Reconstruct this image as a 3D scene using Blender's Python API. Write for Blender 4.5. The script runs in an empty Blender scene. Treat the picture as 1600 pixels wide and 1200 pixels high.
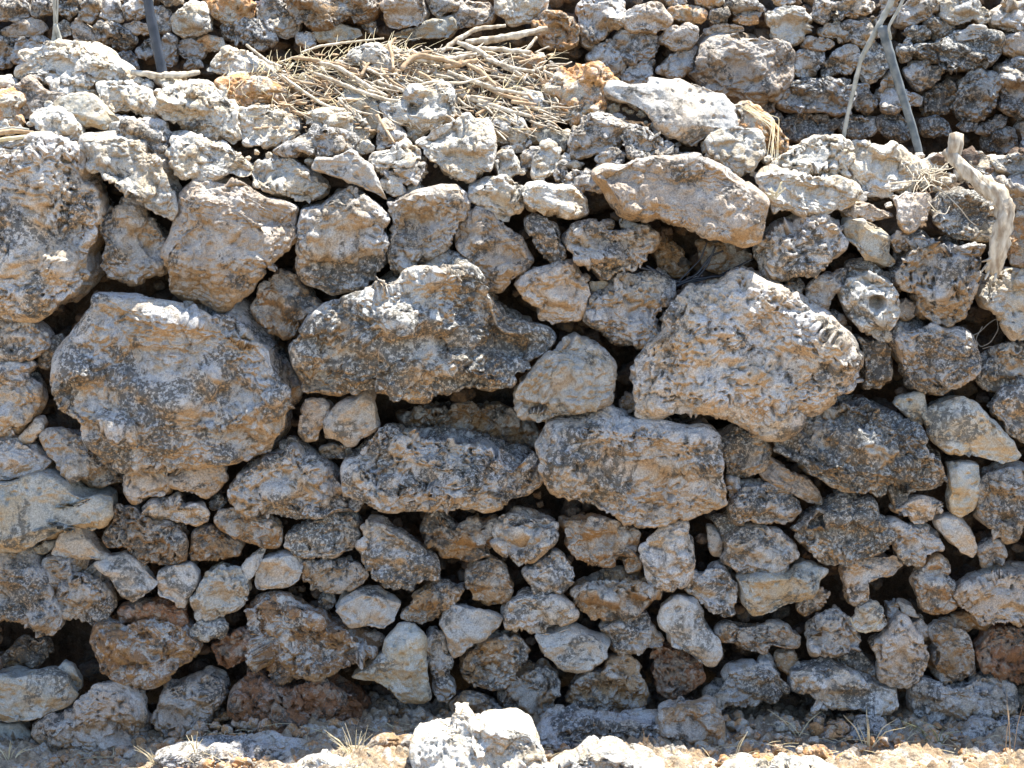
import bpy, math, random
import numpy as np
from mathutils import Vector, Matrix
scene = bpy.context.scene
COL = scene.collection
R = math.radians

# ------------------------------------------------------------------ camera
CAM = np.array((0.0, -6.5, 2.0))
PITCH = R(8.4)
FPX = 3250.0                                   # focal length in photo pixels (1600 wide)
cam = bpy.data.cameras.new('camera')
cam_ob = bpy.data.objects.new('camera', cam)
COL.objects.link(cam_ob)
cam_ob.location = CAM
cam_ob.rotation_euler = (R(90) - PITCH, 0, 0)
cam.sensor_width = 36.0
cam.lens = 36.0 * FPX / 1600.0
cam.clip_start = 0.05
cam.clip_end = 500
scene.camera = cam_ob

# ------------------------------------------------------------------ sky and sun
SUN = np.array((0.26, 0.235, 1.0)); SUN /= np.linalg.norm(SUN)
w = bpy.data.worlds.new('World'); scene.world = w; w.use_nodes = True
nt = w.node_tree; nt.nodes.clear()
sky = nt.nodes.new('ShaderNodeTexSky'); sky.sky_type = 'NISHITA'; sky.sun_disc = False
sky.sun_elevation = math.asin(SUN[2]); sky.sun_rotation = math.atan2(SUN[0], SUN[1])
bg = nt.nodes.new('ShaderNodeBackground'); bg.inputs['Strength'].default_value = 0.125
sky.ozone_density = 1.2; sky.altitude = 300; sky.dust_density = .4
wo = nt.nodes.new('ShaderNodeOutputWorld')
nt.links.new(sky.outputs[0], bg.inputs[0]); nt.links.new(bg.outputs[0], wo.inputs[0])
sl = bpy.data.lights.new('sun', 'SUN'); sl.energy = 5.0; sl.angle = R(0.5); sl.color = (1.0, 0.95, 0.84)
so = bpy.data.objects.new('sun', sl); COL.objects.link(so)
so.rotation_euler = Vector(SUN).to_track_quat('Z', 'Y').to_euler()
so.location = (2, 1, 8)
scene.view_settings.view_transform = 'Standard'
scene.view_settings.look = 'None'
scene.view_settings.gamma = 1.0
scene.view_settings.exposure = 1.6
scene.cycles.max_bounces = 6
scene.cycles.diffuse_bounces = 4

# ------------------------------------------------------------------ numbers: noise volumes, rays
rng = np.random.default_rng(7)
random.seed(7)
NV = 96
def band_volume(seed, period):
    g = np.random.default_rng(seed).standard_normal((NV, NV, NV)).astype(np.float32)
    f = np.fft.rfftn(g)
    kx = np.fft.fftfreq(NV)[:, None, None]; ky = np.fft.fftfreq(NV)[None, :, None]; kz = np.fft.rfftfreq(NV)[None, None, :]
    k = np.sqrt(kx*kx + ky*ky + kz*kz); k0 = 1.0 / period
    f *= np.exp(-((k - k0) / (0.38 * k0)) ** 2)
    v = np.fft.irfftn(f, s=(NV, NV, NV)).astype(np.float32)
    return v / v.std()
VOLS = [band_volume(1, 7.0), band_volume(2, 7.0), band_volume(3, 7.0)]
def cell_volume(seed, period):
    n = NV // period; g = np.random.default_rng(seed)
    i = np.stack(np.meshgrid(*[np.arange(n)] * 3, indexing='ij'), -1).reshape(-1, 3)
    P = (i + g.uniform(0.0, 1.0, i.shape)) * period
    F1 = np.full((NV,) * 3, 1e9, np.float32); F2 = F1.copy(); w = int(period * 1.7)
    o = np.stack(np.meshgrid(*[np.arange(-w, w + 1)] * 3, indexing='ij'), -1).reshape(-1, 3)
    for p in P:
        c = np.floor(p).astype(int); q = c + o; d = np.linalg.norm(q - p, axis=1).astype(np.float32); q %= NV
        a, b, e = q.T; f1 = F1[a, b, e]; f2 = F2[a, b, e]
        F2[a, b, e] = np.where(d < f1, f1, np.minimum(f2, d)); F1[a, b, e] = np.minimum(f1, d)
    return np.clip(F1 / period, 0, 1.5), np.clip((F2 - F1) / period, 0, 1.0)
_c1, _e1 = cell_volume(5, 8); _c2, _e2 = cell_volume(6, 8)
VOLS += [_c1 * 8/7, _e1, _c2, _e2]             # 3: distance to cell centre, 4: distance from cell border
def noise(p, scale, which=0, off=0.0):
    """smooth noise, unit deviation, one feature every 1/scale metres"""
    V = VOLS[which]
    q = p * (scale * 7.0) + off
    i = np.floor(q).astype(np.int32); f = (q - i).astype(np.float32)
    f = f * f * (3 - 2 * f)
    i0 = i % NV; i1 = (i + 1) % NV
    x0, y0, z0 = i0.T; x1, y1, z1 = i1.T; fx, fy, fz = f.T
    c00 = V[x0, y0, z0] * (1-fx) + V[x1, y0, z0] * fx
    c10 = V[x0, y1, z0] * (1-fx) + V[x1, y1, z0] * fx
    c01 = V[x0, y0, z1] * (1-fx) + V[x1, y0, z1] * fx
    c11 = V[x0, y1, z1] * (1-fx) + V[x1, y1, z1] * fx
    return (c00 * (1-fy) + c10 * fy) * (1-fz) + (c01 * (1-fy) + c11 * fy) * fz

BAT = 0.09                                     # the wall leans back 9 cm per metre
def ray(px, py):
    x = (px - 800.0) / FPX; y = (600.0 - py) / FPX
    c, s = math.cos(PITCH), math.sin(PITCH)
    return np.array((x, c + y * s, -s + y * c))
def on_wall(px, py, c=0.0, b=BAT):
    """point where the sight line meets the plane Y = b*Z + c"""
    d = ray(px, py)
    t = (b * CAM[2] + c - CAM[1]) / (d[1] - b * d[2])
    return CAM + t * d
def gz(x):
    t = np.clip((-0.85 - x) / .5, 0, 1)
    return -.045 - .085 * t * t * (3 - 2 * t)
def on_ground(px, py):
    d = ray(px, py); z = -.05
    for _ in range(3):
        p = CAM + d * ((z - CAM[2]) / d[2]); z = float(gz(p[0]))
    return p
BROW = ((-100, 212), (130, 215), (300, 232), (600, 262), (900, 285), (1000, 270), (1200, 300), (1400, 325), (1700, 335))
HEAP = ((-100, 118), (200, 122), (340, 112), (450, 100), (600, 78), (860, 90), (960, 150), (1150, 185), (1230, 228), (1700, 248))
def interp(tab, x):
    return float(np.interp(x, [a for a, _ in tab], [b for _, b in tab]))
def heap_depth(px, py):
    return max(0.0, interp(BROW, px) - py) * 0.0022
def on_heap(px, py, lift=0.0):
    return on_wall(px, py, heap_depth(px, py) - lift)
REAR_C = 0.58; REAR_B = .17

# ------------------------------------------------------------------ materials
def nodes_of(m):
    m.use_nodes = True
    t = m.node_tree; t.nodes.clear()
    return t, t.nodes.new
def rock_material(name, base, second, amt2_, crust=(.10, .095, .085), crust_amt=.3, pale=(.62, .60, .56), pale_amt=.25,
                  under=(.46, .27, .11), under_amt=.5, bump=1.0, rough=.95):
    amt2 = amt2_ - (.08 if amt2_ < .45 else 0)
    m = bpy.data.materials.new(name); t, N = nodes_of(m); L = t.links.new
    out = N('ShaderNodeOutputMaterial'); b = N('ShaderNodeBsdfPrincipled')
    b.inputs['Roughness'].default_value = rough; b.inputs['Specular IOR Level'].default_value = .2
    L(b.outputs[0], out.inputs[0])
    tc = N('ShaderNodeTexCoord'); oi = N('ShaderNodeObjectInfo')
    mul = N('ShaderNodeMath'); mul.operation = 'MULTIPLY'; mul.inputs[1].default_value = 97.0; L(oi.outputs['Random'], mul.inputs[0])
    add = N('ShaderNodeVectorMath'); add.operation = 'ADD'; L(tc.outputs['Object'], add.inputs[0]); L(mul.outputs[0], add.inputs[1])
    sc = N('ShaderNodeMapRange'); sc.inputs['To Min'].default_value = .62; sc.inputs['To Max'].default_value = 1.45
    fr = N('ShaderNodeMath'); fr.operation = 'FRACT'; L(mul.outputs[0], fr.inputs[0]); L(fr.outputs[0], sc.inputs['Value'])
    vs = N('ShaderNodeVectorMath'); vs.operation = 'SCALE'; L(add.outputs[0], vs.inputs[0]); L(sc.outputs[0], vs.inputs['Scale'])
    P = vs.outputs[0]
    def nz(scale, detail=6, r=.6, dist=0.0):
        n = N('ShaderNodeTexNoise'); n.inputs['Scale'].default_value = scale; n.inputs['Detail'].default_value = detail
        n.inputs['Roughness'].default_value = r; n.inputs['Distortion'].default_value = dist; L(P, n.inputs['Vector'])
        return n.outputs['Fac']
    def ramp(src, lo, hi, o0=0.0, o1=1.0):
        r = N('ShaderNodeMapRange'); r.inputs['From Min'].default_value = lo; r.inputs['From Max'].default_value = hi
        r.inputs['To Min'].default_value = o0; r.inputs['To Max'].default_value = o1; L(src, r.inputs['Value'])
        return r.outputs[0]
    def mth(op, a, c):
        n = N('ShaderNodeMath'); n.operation = op
        for k, v in enumerate((a, c)):
            if hasattr(v, 'is_linked'): L(v, n.inputs[k])
            else: n.inputs[k].default_value = v
        n.use_clamp = True
        return n.outputs[0]
    def mix(fac, c0, c1):
        n = N('ShaderNodeMix'); n.data_type = 'RGBA'
        if hasattr(fac, 'is_linked'): L(fac, n.inputs[0])
        else: n.inputs[0].default_value = fac
        for k, c in ((6, c0), (7, c1)):
            if hasattr(c, 'is_linked'): L(c, n.inputs[k])
            else: n.inputs[k].default_value = (*c, 1)
        return n.outputs[2]
    big = nz(9, 5, .62); mid = nz(38, 6, .7); fine = nz(85, 6, .72); grain = nz(300, 3, .7)
    # two body colours in patches, broken up at their borders
    f = mth('ADD', big, mth('MULTIPLY', mth('SUBTRACT', mid, .42), .8))
    c = mix(ramp(f, .62 - amt2 * .34, .72 - amt2 * .34), base, second)
    # pale calcite crust
    c = mix(mth('MULTIPLY', ramp(nz(13, 8, .7, .8), .52, .58), pale_amt * 2), c, pale)
    # unweathered ochre and warm ground bounce, both coloured onto faces that look down
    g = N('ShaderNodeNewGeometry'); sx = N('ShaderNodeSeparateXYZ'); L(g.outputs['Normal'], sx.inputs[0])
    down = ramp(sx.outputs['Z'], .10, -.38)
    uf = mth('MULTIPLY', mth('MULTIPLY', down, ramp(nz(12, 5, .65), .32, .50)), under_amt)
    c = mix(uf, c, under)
    # dark lichen: speckles inside larger colonies
    colony = ramp(nz(6.5, 6, .68, .8), .60 - crust_amt * .17, .65 - crust_amt * .17)
    sp = ramp(fine, .44, .50)
    c = mix(mth('MULTIPLY', mth('MULTIPLY', colony, sp), .85), c, crust)
    sp2 = ramp(nz(48, 7, .78, .3), .565, .61)
    c = mix(mth('MULTIPLY', sp2, .28 + crust_amt * .38), c, crust)
    c = mix(mth('MULTIPLY', ramp(nz(30, 6, .75, .5), .58, .64), .08 + under_amt * .25), c, tuple(.75 * x for x in under))
    # grain
    hv = N('ShaderNodeHueSaturation'); L(c, hv.inputs['Color'])
    L(ramp(grain, .3, .7, .62, 1.36), hv.inputs['Value'])
    br = N('ShaderNodeHueSaturation'); L(hv.outputs[0], br.inputs['Color'])
    L(ramp(oi.outputs['Random'], 0, 1, .86, 1.12), br.inputs['Value'])
    L(br.outputs[0], b.inputs['Base Color'])
    # bump
    v = N('ShaderNodeTexVoronoi'); v.inputs['Scale'].default_value = 85; L(P, v.inputs['Vector'])
    h = mth('ADD', mth('MULTIPLY', fine, .7), mth('MULTIPLY', v.outputs['Distance'], .35))
    bp = N('ShaderNodeBump'); bp.inputs['Strength'].default_value = min(1, bump); bp.inputs['Distance'].default_value = .016 * bump
    L(h, bp.inputs['Height'])
    bp2 = N('ShaderNodeBump'); bp2.inputs['Strength'].default_value = .7 * bump; bp2.inputs['Distance'].default_value = .003
    L(grain, bp2.inputs['Height']); L(bp.outputs[0], bp2.inputs['Normal'])
    L(bp2.outputs[0], b.inputs['Normal'])
    return m
M = {}
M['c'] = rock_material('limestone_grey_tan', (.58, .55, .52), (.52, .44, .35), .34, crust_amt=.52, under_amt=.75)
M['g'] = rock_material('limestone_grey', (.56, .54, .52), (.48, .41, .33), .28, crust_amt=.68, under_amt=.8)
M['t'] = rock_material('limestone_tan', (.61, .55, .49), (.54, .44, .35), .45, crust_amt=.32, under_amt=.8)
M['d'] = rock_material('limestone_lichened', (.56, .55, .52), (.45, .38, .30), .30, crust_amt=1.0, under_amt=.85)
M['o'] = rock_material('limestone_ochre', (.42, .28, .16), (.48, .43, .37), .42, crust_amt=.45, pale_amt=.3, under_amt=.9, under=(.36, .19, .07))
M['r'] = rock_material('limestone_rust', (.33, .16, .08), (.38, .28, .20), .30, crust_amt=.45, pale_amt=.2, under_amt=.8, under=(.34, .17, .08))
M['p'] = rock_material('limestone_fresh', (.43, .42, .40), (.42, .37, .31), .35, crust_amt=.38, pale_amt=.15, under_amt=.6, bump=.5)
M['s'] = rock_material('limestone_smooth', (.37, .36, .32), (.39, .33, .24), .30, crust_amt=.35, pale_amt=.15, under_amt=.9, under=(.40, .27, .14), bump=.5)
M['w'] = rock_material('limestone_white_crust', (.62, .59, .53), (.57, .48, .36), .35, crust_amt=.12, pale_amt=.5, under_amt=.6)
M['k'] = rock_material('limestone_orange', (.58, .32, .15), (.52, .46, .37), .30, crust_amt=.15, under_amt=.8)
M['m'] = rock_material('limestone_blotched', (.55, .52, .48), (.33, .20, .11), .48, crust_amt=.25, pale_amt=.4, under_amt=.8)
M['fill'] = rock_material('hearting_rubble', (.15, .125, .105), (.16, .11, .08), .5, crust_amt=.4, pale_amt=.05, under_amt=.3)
M['soil'] = rock_material('dry_soil', (.11, .08, .055), (.15, .10, .065), .5, crust_amt=.2, pale_amt=.05, under_amt=.0)
M['dim_ground'] = rock_material('unseen_dim_ground', (.26, .20, .11), (.34, .25, .15), .5, crust_amt=.2, pale_amt=.05, under_amt=.0)  # dim tone of the added out-of-view ground, lowers the bounce
M['ground'] = rock_material('stony_ground', (.40, .32, .23), (.34, .24, .15), .38, crust_amt=.15, pale_amt=.3, under_amt=.0)

def simple_material(name, c0, c1, scale, stretch=(1, 1, 1), rough=.8, bump=.3, spec=.3):
    m = bpy.data.materials.new(name); t, N = nodes_of(m); L = t.links.new
    out = N('ShaderNodeOutputMaterial'); b = N('ShaderNodeBsdfPrincipled'); L(b.outputs[0], out.inputs[0])
    b.inputs['Roughness'].default_value = rough; b.inputs['Specular IOR Level'].default_value = spec
    tc = N('ShaderNodeTexCoord'); mp = N('ShaderNodeMapping'); mp.inputs['Scale'].default_value = stretch
    L(tc.outputs['Object'], mp.inputs[0])
    n = N('ShaderNodeTexNoise'); n.inputs['Scale'].default_value = scale; n.inputs['Detail'].default_value = 6; L(mp.outputs[0], n.inputs[0])
    r = N('ShaderNodeValToRGB'); r.color_ramp.elements[0].position = .35; r.color_ramp.elements[1].position = .65
    r.color_ramp.elements[0].color = (*c0, 1); r.color_ramp.elements[1].color = (*c1, 1)
    L(n.outputs['Fac'], r.inputs[0]); L(r.outputs[0], b.inputs['Base Color'])
    bp = N('ShaderNodeBump'); bp.inputs['Strength'].default_value = bump; bp.inputs['Distance'].default_value = .004
    L(n.outputs['Fac'], bp.inputs['Height']); L(bp.outputs[0], b.inputs['Normal'])
    return m
M['wood'] = simple_material('bleached_wood', (.26, .20, .14), (.60, .54, .44), 55, (1, 1, .35), rough=.8, bump=.9)
M['twig'] = simple_material('dry_twigs', (.40, .33, .23), (.62, .56, .46), 40)
M['bark'] = simple_material('brown_bark', (.28, .18, .10), (.44, .33, .22), 50, bump=.6)
M['cane'] = simple_material('weathered_cane', (.22, .22, .19), (.42, .41, .36), 30)
M['stake'] = simple_material('grey_stake', (.08, .10, .115), (.20, .215, .22), 30)
M['pole'] = simple_material('dark_pole', (.025, .035, .05), (.06, .07, .09), 25, rough=.6)
M['straw'] = simple_material('dry_grass', (.50, .40, .22), (.66, .58, .40), 30)
M['green'] = simple_material('green_sprig', (.10, .13, .06), (.22, .24, .12), 30)
M['plastic'] = simple_material('black_plastic', (.008, .010, .016), (.015, .02, .03), 30, rough=.3, spec=.5)
M['twine'] = simple_material('grey_twine', (.20, .19, .17), (.30, .28, .24), 30)

# ------------------------------------------------------------------ mesh helpers
def link_mesh(name, co, faces, mat, label=None, cat=None, group=None, kind=None, parent=None, smooth=True, base=True):
    """faces: (n,4) or (n,3) int array; the origin is put at the thing's base"""
    co = np.asarray(co, dtype=np.float64); faces = np.asarray(faces, dtype=np.int32)
    org = np.array((0.0, 0.0, 0.0))
    if base and parent is None:
        org = np.array((co[:, 0].mean(), co[:, 1].mean(), co[:, 2].min()))
    elif parent is not None:
        org = np.array(parent.location)
    me = bpy.data.meshes.new(name)
    k = faces.shape[1]; n = len(faces)
    me.vertices.add(len(co)); me.vertices.foreach_set('co', (co - org).astype(np.float32).ravel())
    me.loops.add(n * k); me.loops.foreach_set('vertex_index', faces.ravel())
    me.polygons.add(n); me.polygons.foreach_set('loop_start', np.arange(0, n * k, k, dtype=np.int32))
    me.polygons.foreach_set('use_smooth', np.full(n, smooth, dtype=bool))
    me.update(calc_edges=True)
    me.materials.append(mat)
    o = bpy.data.objects.new(name, me); COL.objects.link(o)
    if parent is not None: o.parent = parent
    else: o.location = org
    if label: o['label'] = label
    if cat: o['category'] = cat
    if group: o['group'] = group
    if kind: o['kind'] = kind
    return o

_cs = {}
def cubesphere(n):
    if n in _cs: return _cs[n]
    a = np.tan(np.linspace(-1, 1, n + 1) * math.pi / 4)
    u, v = np.meshgrid(a, a, indexing='ij'); o = np.ones_like(u)
    P = []; F = []; k = 0
    for s in (1, -1):
        for ax in range(3):
            q = [None] * 3; q[ax] = o * s; q[(ax+1) % 3] = u * s; q[(ax+2) % 3] = v
            P.append(np.stack(q, -1).reshape(-1, 3))
            i = np.arange(n)[:, None] * (n + 1) + np.arange(n)[None, :] + k
            F.append(np.stack((i, i + n + 1, i + n + 2, i + 1), -1).reshape(-1, 4)); k += (n + 1) ** 2
    P = np.concatenate(P); F = np.concatenate(F)
    P /= np.linalg.norm(P, axis=1, keepdims=True)
    _, idx, inv = np.unique(np.round(P, 6), axis=0, return_index=True, return_inverse=True)
    r = (P[idx], inv.reshape(-1)[F])
    _cs[n] = r
    return r
def vnormals(co, F):
    d = np.cross(co[F[:, 2]] - co[F[:, 0]], co[F[:, 3]] - co[F[:, 1]])
    N = np.zeros_like(co)
    for k in range(3):
        c = np.zeros(len(co))
        for j in range(4): c += np.bincount(F[:, j], weights=d[:, k], minlength=len(co))
        N[:, k] = c
    return N / np.maximum(np.linalg.norm(N, axis=1, keepdims=True), 1e-12)

CRAG = {'c': 1.05, 'g': 1.15, 't': .75, 'd': 1.25, 'o': 1.15, 'r': 1.2, 'p': .49, 's': .49, 'w': 1.0, 'k': 1.0, 'm': 1.15}
def polar(poly):
    """star-shaped radius of a polygon about its centroid"""
    x, y = poly.T; x1, y1 = np.roll(poly, -1, 0).T
    cr = x * y1 - x1 * y; A = cr.sum() / 2
    c = np.array((((x + x1) * cr).sum(), ((y + y1) * cr).sum())) / (6 * A)
    th = np.linspace(-math.pi, math.pi, 361)
    d = np.stack((np.cos(th), np.sin(th)), 1)
    p = poly - c; q = np.roll(p, -1, 0); e = q - p
    den = d[:, :1] * e[None, :, 1] - d[:, 1:] * e[None, :, 0]
    den = np.where(abs(den) < 1e-12, 1e-12, den)
    t = (p[None, :, 0] * e[None, :, 1] - p[None, :, 1] * e[None, :, 0]) / den
    s = (p[None, :, 0] * d[:, 1:] - p[None, :, 1] * d[:, :1]) / den
    ok = (t > 0) & (s >= -1e-6) & (s <= 1 + 1e-6)
    r = np.where(ok, t, -1).max(1)
    bad = r <= 0
    if bad.any(): r[bad] = np.interp(th[bad], th[~bad], r[~bad])
    return c, th, r, abs(A)

def stone_mesh(poly, ydepth, style, seed, tf=None, tb=None, res=.0043, slopes=True, holes=(), batter=BAT):
    """poly: outline in (X, Z) metres; ydepth(z): Y of the plane it lies in"""
    g = np.random.default_rng(seed)
    c, th, r, A = polar(poly)
    size = math.sqrt(A); rmax = r.max()
    n = int(np.clip(math.pi * rmax / (2 * res), 16, 135))
    D, F = cubesphere(n)
    D = D[:, [0, 2, 1]] * np.array((1, -1, 1))          # keep winding outward when pole is -Y
    F = F
    front = -D[:, 1]
    rho = np.arccos(np.clip(front, -1, 1)); rho = math.pi * (rho / math.pi) ** 1.18
    ang = np.arctan2(D[:, 2], D[:, 0])
    rr = np.interp(ang, th, r)
    s = np.sin(rho); a = np.cos(rho)
    e = 2.0 / g.uniform(3.4, 5.5)
    s = np.abs(s) ** e; aa = np.sign(a) * np.abs(a) ** e
    T = float(np.clip((tf if tf else .36) * size, .022, .15)); B = float(np.clip((tb if tb else .62) * size, .04, .24))
    x = rr * s * np.cos(ang); z = rr * s * np.sin(ang); y = -np.where(aa > 0, aa * T, aa * B)
    co = np.stack((x, y, z), 1)
    # broken facets: a few planes shave the front, more on fresh stones
    nf = 8 if style in 'ps' else 6
    sm = 1.0 if style in 'ps' else .92
    for k in range(nf):
        az = g.uniform(-math.pi, math.pi); el = g.uniform(.2, .72)
        nrm = np.array((math.cos(az) * el, -math.sqrt(1 - el * el), math.sin(az) * el))
        if k == 0: nrm = np.array((g.uniform(-.15, .15), -1.0, g.uniform(-.22, .08))); nrm /= np.linalg.norm(nrm)
        if k == 1: nrm = np.array((g.uniform(-.2, .2), -.72, -g.uniform(.5, .9))); nrm /= np.linalg.norm(nrm)
        if k == 2: nrm = np.array((g.uniform(-.5, .6), -.62, g.uniform(.35, .9))); nrm /= np.linalg.norm(nrm)
        sup = (co @ nrm).max()
        d = sup * (g.uniform(.72, .94) if k else g.uniform(.58, .82))
        ex = co @ nrm - d
        y2 = co[:, 1] + np.where(ex > 0, ex * .95, 0) / max(-nrm[1], .35)
        co[:, 1] = np.maximum(co[:, 1], np.minimum(y2, B * .25))
    cr = CRAG[style]
    off = g.uniform(0, 90, 3)
    w = co + np.array((c[0], 0, c[1]))
    N = vnormals(co, F)
    co = co + N * (noise(w, 1.0 / (size * .9 + .03), 0, off) * size * .030 + noise(w, 1.0 / (size * .4 + .02), 1, off) * size * .020 * (.5 + .5 * cr))[:, None]
    if cr > .5:
        N = vnormals(co, F)
        big = min(1, .62 + size * 1.6)
        wq = w + np.stack([noise(w, 16, q, off) for q in (0, 1, 2)], 1) * .006
        m = noise(w, 6, 0, off + 11); m2 = noise(w, 9, 1, off + 31)
        A = cr * big * g.uniform(1.15, 1.6)
        sc = 9 if size > .2 else 14 if size > .1 else 19
        pitk = .026 * g.uniform(0, 1) ** 1.5
        sg = w @ np.array(((1, 0, .25), (0, 1, 0), (-.25, 0, 1.0))) * np.array((.55, .8, 1.5))
        q = noise(sg, 5 if size > .2 else 9, 1, off + 7) * 1.6 + .25 * noise(w, 22, 0, off)
        fq = q - np.floor(q); st_ = np.floor(q) + np.clip(fq / .38, 0, 1)
        ledge = (st_ - q.mean()) * (.0085 if size > .2 else .006) * g.uniform(.4, 1.3)
        chunk = ledge + ((.62 - noise(wq, sc, 3, off)) * .036 - np.clip(.16 - noise(wq, sc, 4, off), 0, 1) * .050) * 10 / (sc + 1)     # broken lumps with creases
        knob = (.60 - noise(wq, 26, 5, off + 3)) * .016 - np.clip(.14 - noise(wq, 26, 6, off + 3), 0, 1) * .030
        grit = (.6 - noise(wq, 58, 3, off + 17)) * .0085 + noise(w, 80, 2, off) * .0010
        pits = np.clip(noise(wq + (wq - w) * 1.5, 24, 2, off + 5) + .5 * noise(w, 55, 1, off) - 1.15, 0, .8)
        disp = (A * (chunk * np.clip(.7 + .3 * m, .3, 1.2) + knob * np.clip(.75 + .55 * m2, .1, 1.7) + grit * np.clip(.9 - .3 * m, .3, 1.6) - pits * pitk))
        fl = np.clip((.75 - np.cos(rho)) / .35, 0, 1)      # keep the traced outline: flanks only erode
        disp = disp * (1 - fl) + fl * np.minimum(disp * 1.0, .006)
        co = co + N * disp[:, None]
    else:
        N = vnormals(co, F)
        co = co + N * ((.6 - noise(w, 8, 3, off)) * .010 + (.6 - noise(w, 55, 3, off)) * .0040 + (.6 - noise(w, 22, 5, off)) * .006 - np.clip(noise(w, 30, 2, off) - 1.3, 0, .8) * .010 + noise(w, 14, 1, off) * .0018 + noise(w, 50, 2, off) * .0006)[:, None]
    # calm the stretched flanks
    wt = np.clip((.62 - np.cos(rho)) / .35, 0, 1)[:, None] * .7
    for _ in range(1):
        av = co[F].mean(1); S = np.zeros_like(co); cnt = np.bincount(F.ravel(), minlength=len(co))[:, None]
        for q in range(3): S[:, q] = sum(np.bincount(F[:, j], weights=av[:, q], minlength=len(co)) for j in range(4))
        co = co + (S / cnt - co) * wt
    for hx, hz, hr, hd in holes:
        dd = np.hypot(co[:, 0] + c[0] - hx, co[:, 2] + c[1] - hz)
        k = np.clip(1 - (dd / hr) ** 5, 0, 1) * (co[:, 1] < 0)
        co[:, 1] += k * hd
    co[:, 0] += c[0]; co[:, 2] += c[1]
    co[:, 1] += ydepth(co[:, 2])
    return co, F

HOLES = {'whitish stone with a round hole in its middle': [(1368, 471, 13, .085)],
         'brown U-shaped stone under the middle of the long craggy ledge stone': [(712, 822, 20, .08)],
         'hollowed round stone above the smooth wedge with sunlit lip': [(1178, 850, 17, .05)],
         'crusty sunlit stone with a small cavity under the twigs': [(642, 172, 10, .06)],
         'large cavernous pitted block right of the black cavity': [(222, 1033, 6, .03), (245, 1018, 8, .025), (228, 988, 6, .02)],
         'tan brown stone directly below left half of the knobbly orange-footed boulder': [(938, 838, 7, .02)]}
def parse(block):
    for l in block.strip().split('\n'):
        a, p, t = l.split('|'); st, off = a.split()
        yield st, float(off) / 100, np.array([tuple(map(float, q.split(','))) for q in p.split()]), t.format(**LM)
# ---------------------------------------------------------------- tracing data
# landmarks used inside the labels
LM = {
 'A':'broadest speckled grey boulder', 'B':'jutting lichened centre boulder', 'C':'big sloping tan boulder',
 'D':'huge left-edge boulder', 'E':'long overhanging tan stone', 'F':'sunlit white slab', 'G':'knobbly orange-footed boulder',
 'H':'long craggy ledge stone', 'I':'wide dark-lichened right boulder', 'J':'smooth ochre-bellied stone', 'K':'stone with a round hole',
 'L':'pale triangular boulder', 'M':'white triangular shard', 'N':'smooth tusk-shaped stone', 'O':'white-topped craggy block',
 'P':'rust-red stone', 'Q':'sunlit crusty top boulder', 'R':'smooth leaf-shaped stone', 'S':'smooth wedge with sunlit lip',
 'T':'tall rear block', 'U':'long dark rear slab', 'V':'flat rear lintel stone', 'W':'bent fallen branch', 'X':'leaning cane stakes',
 'Y':'knobbly brown top stone', 'Z':'bright foreground boulder'}
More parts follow.
